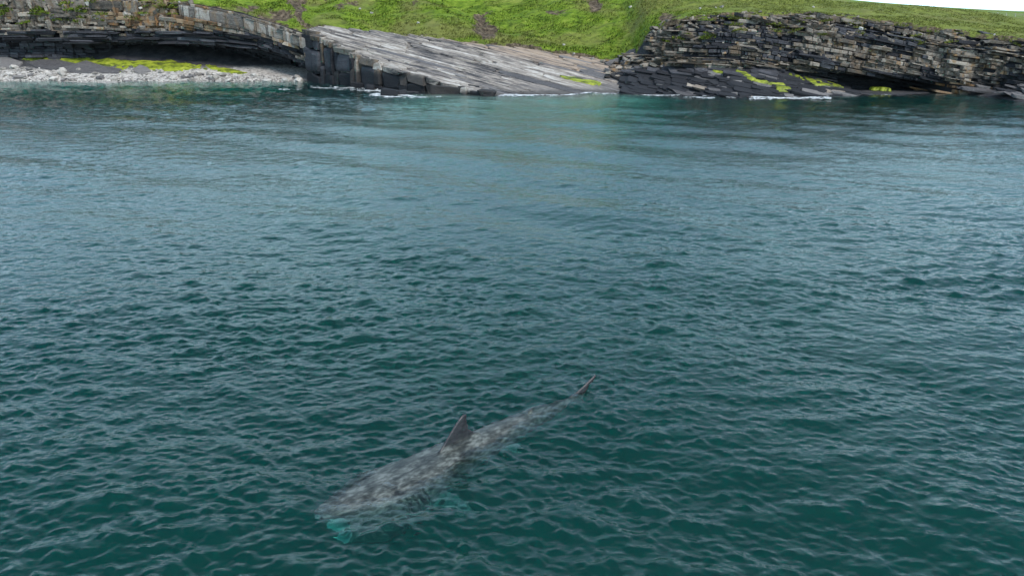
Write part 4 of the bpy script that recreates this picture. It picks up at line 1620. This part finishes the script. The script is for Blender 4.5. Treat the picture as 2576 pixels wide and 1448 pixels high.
def build_fence():
    root = bpy.data.objects.new('fence', None)
    COL.objects.link(root)
    post_m = plain('weathered_post', (0.42, 0.40, 0.36), 0.9, 4.0)
    wire_m = plain('fence_wire', (0.3, 0.3, 0.3), 0.5, 4.0)
    pts = []
    for k in range(46):
        y = 258 - 0.10 * k
        x = 98 + 2.7 * k
        pts.append((x, y, far_z(x, y)))
    root.location = pts[0]
    tag(root, 'thin post and wire fence along the edge of the far pasture', 'fence')
    bm = bmesh.new()
    bmesh.ops.create_cube(bm, size=1.0)
    for v in bm.verts:
        v.co.x *= 0.13; v.co.y *= 0.13; v.co.z = (v.co.z + 0.5) * 1.25 - 0.1
        if v.co.z > 1: v.co.x *= .8; v.co.y *= .8
    pm = bpy.data.meshes.new('post'); bm.to_mesh(pm); bm.free()
    pm.materials.append(post_m)
    r = random.Random(4)
    o0 = np.array(pts[0])
    for p in pts:
        o = bpy.data.objects.new('post', pm)
        COL.objects.link(o)
        o.parent = root
        o.location = np.array(p) - o0
        o.rotation_euler = (r.uniform(-.06, .06), r.uniform(-.08, .08), r.uniform(0, 1))
    for hgt in (0.45, 0.75, 1.05):
        vs, fs = [], []
        for p in pts:
            q = np.array(p) - o0
            for dy, dz in ((-.012, -.012), (.012, -.012), (0, .015)):
                vs.append((q[0], q[1] + dy, q[2] + hgt + dz))
        for i in range(len(pts) - 1):
            for j in range(3):
                fs.append((i * 3 + j, i * 3 + (j + 1) % 3, i * 3 + 3 + (j + 1) % 3, i * 3 + 3 + j))
        link('wire', mesh_np('wire', vs, fs), wire_m, root)


build_fence()


# ------------------------------------------------------------------ foam where the swell meets the rock
def build_foam():
    polys = [[(780, 218), (860, 221), (960, 228), (960, 232), (870, 226), (780, 221)], [(920, 234), (960, 238), (1060, 240), (1110, 243), (1060, 246), (960, 245), (930, 240)], [(840, 206), (880, 209), (900, 214), (850, 214)],
             [(1240, 238), (1330, 236), (1420, 230), (1500, 229), (1545, 224), (1590, 229), (1560, 236), (1440, 239), (1330, 244), (1250, 245)], [(1600, 234), (1650, 234), (1720, 238), (1700, 242), (1620, 240)],
             [(1750, 238), (1860, 241), (1850, 246), (1770, 242)], [(1870, 242), (1960, 240), (2080, 244), (2090, 249), (1980, 251), (1890, 250)], [(2420, 288), (2500, 287), (2500, 291), (2430, 291)], [(1690, 244), (1800, 246), (1760, 250)],
             [(700, 224), (770, 226), (770, 228), (700, 227)], [(2180, 236), (2260, 238), (2250, 240), (2190, 239)]]
    xs, ys = np.arange(-32, 62, 0.13), np.arange(78, 112, 0.13)
    X, Y = np.meshgrid(xs, ys)
    px, py = px_of(X, Y, X * 0)
    m = np.full(X.shape, -1e9)
    for pl in polys:
        m = np.maximum(m, -poly_dist(px, py, pl))
    nz = vnoise(X * 0.6, Y * 1.3, 1.0, 141, 4)
    fine = vnoise(X, Y * 1.6, 0.32, 142, 3)
    body = m * 0.45 + nz * 1.7 + fine * 1.5 - 0.2
    h, dx, dy = water_at(X, Y)
    F = grid_faces(*X.shape)
    keep = (body.ravel()[F] > 0).all(1) & (m.ravel()[F] > -3).all(1)
    F = F[keep]
    Z = h + 0.035 + 0.03 * np.clip(nz, 0, 2)
    used, inv = np.unique(F, return_inverse=True)
    V = np.stack([X + dx, Y + dy, Z], -1).reshape(-1, 3)[used]
    me = mesh_np('foam', V, inv.reshape(-1, 4), True)
    mt = Mat('sea_foam')
    fo = mt.bsdf((0.80, 0.83, 0.83), 0.6, mt.bump(mt.noise(mt.pos(), 9.0, 4), 0.6, 0.06))
    gap = mt.n('BsdfTransparent')
    ms = mt.n('MixShader')
    mt.l(mt.ramp(mt.noise(mt.scaled(mt.pos(), (1.6, 2.6, 1.0)), 1.5, 5, 0.7), 0.36, 0.58), ms.inputs[0])
    mt.l(gap.outputs[0], ms.inputs[1]); mt.l(fo.outputs[0], ms.inputs[2])
    mt.l(ms.outputs[0], mt.out.inputs['Surface'])
    tag(link('foam', me, mt.m), 'white foam where the swell breaks along the rocks', 'foam', None, 'stuff')


build_foam()
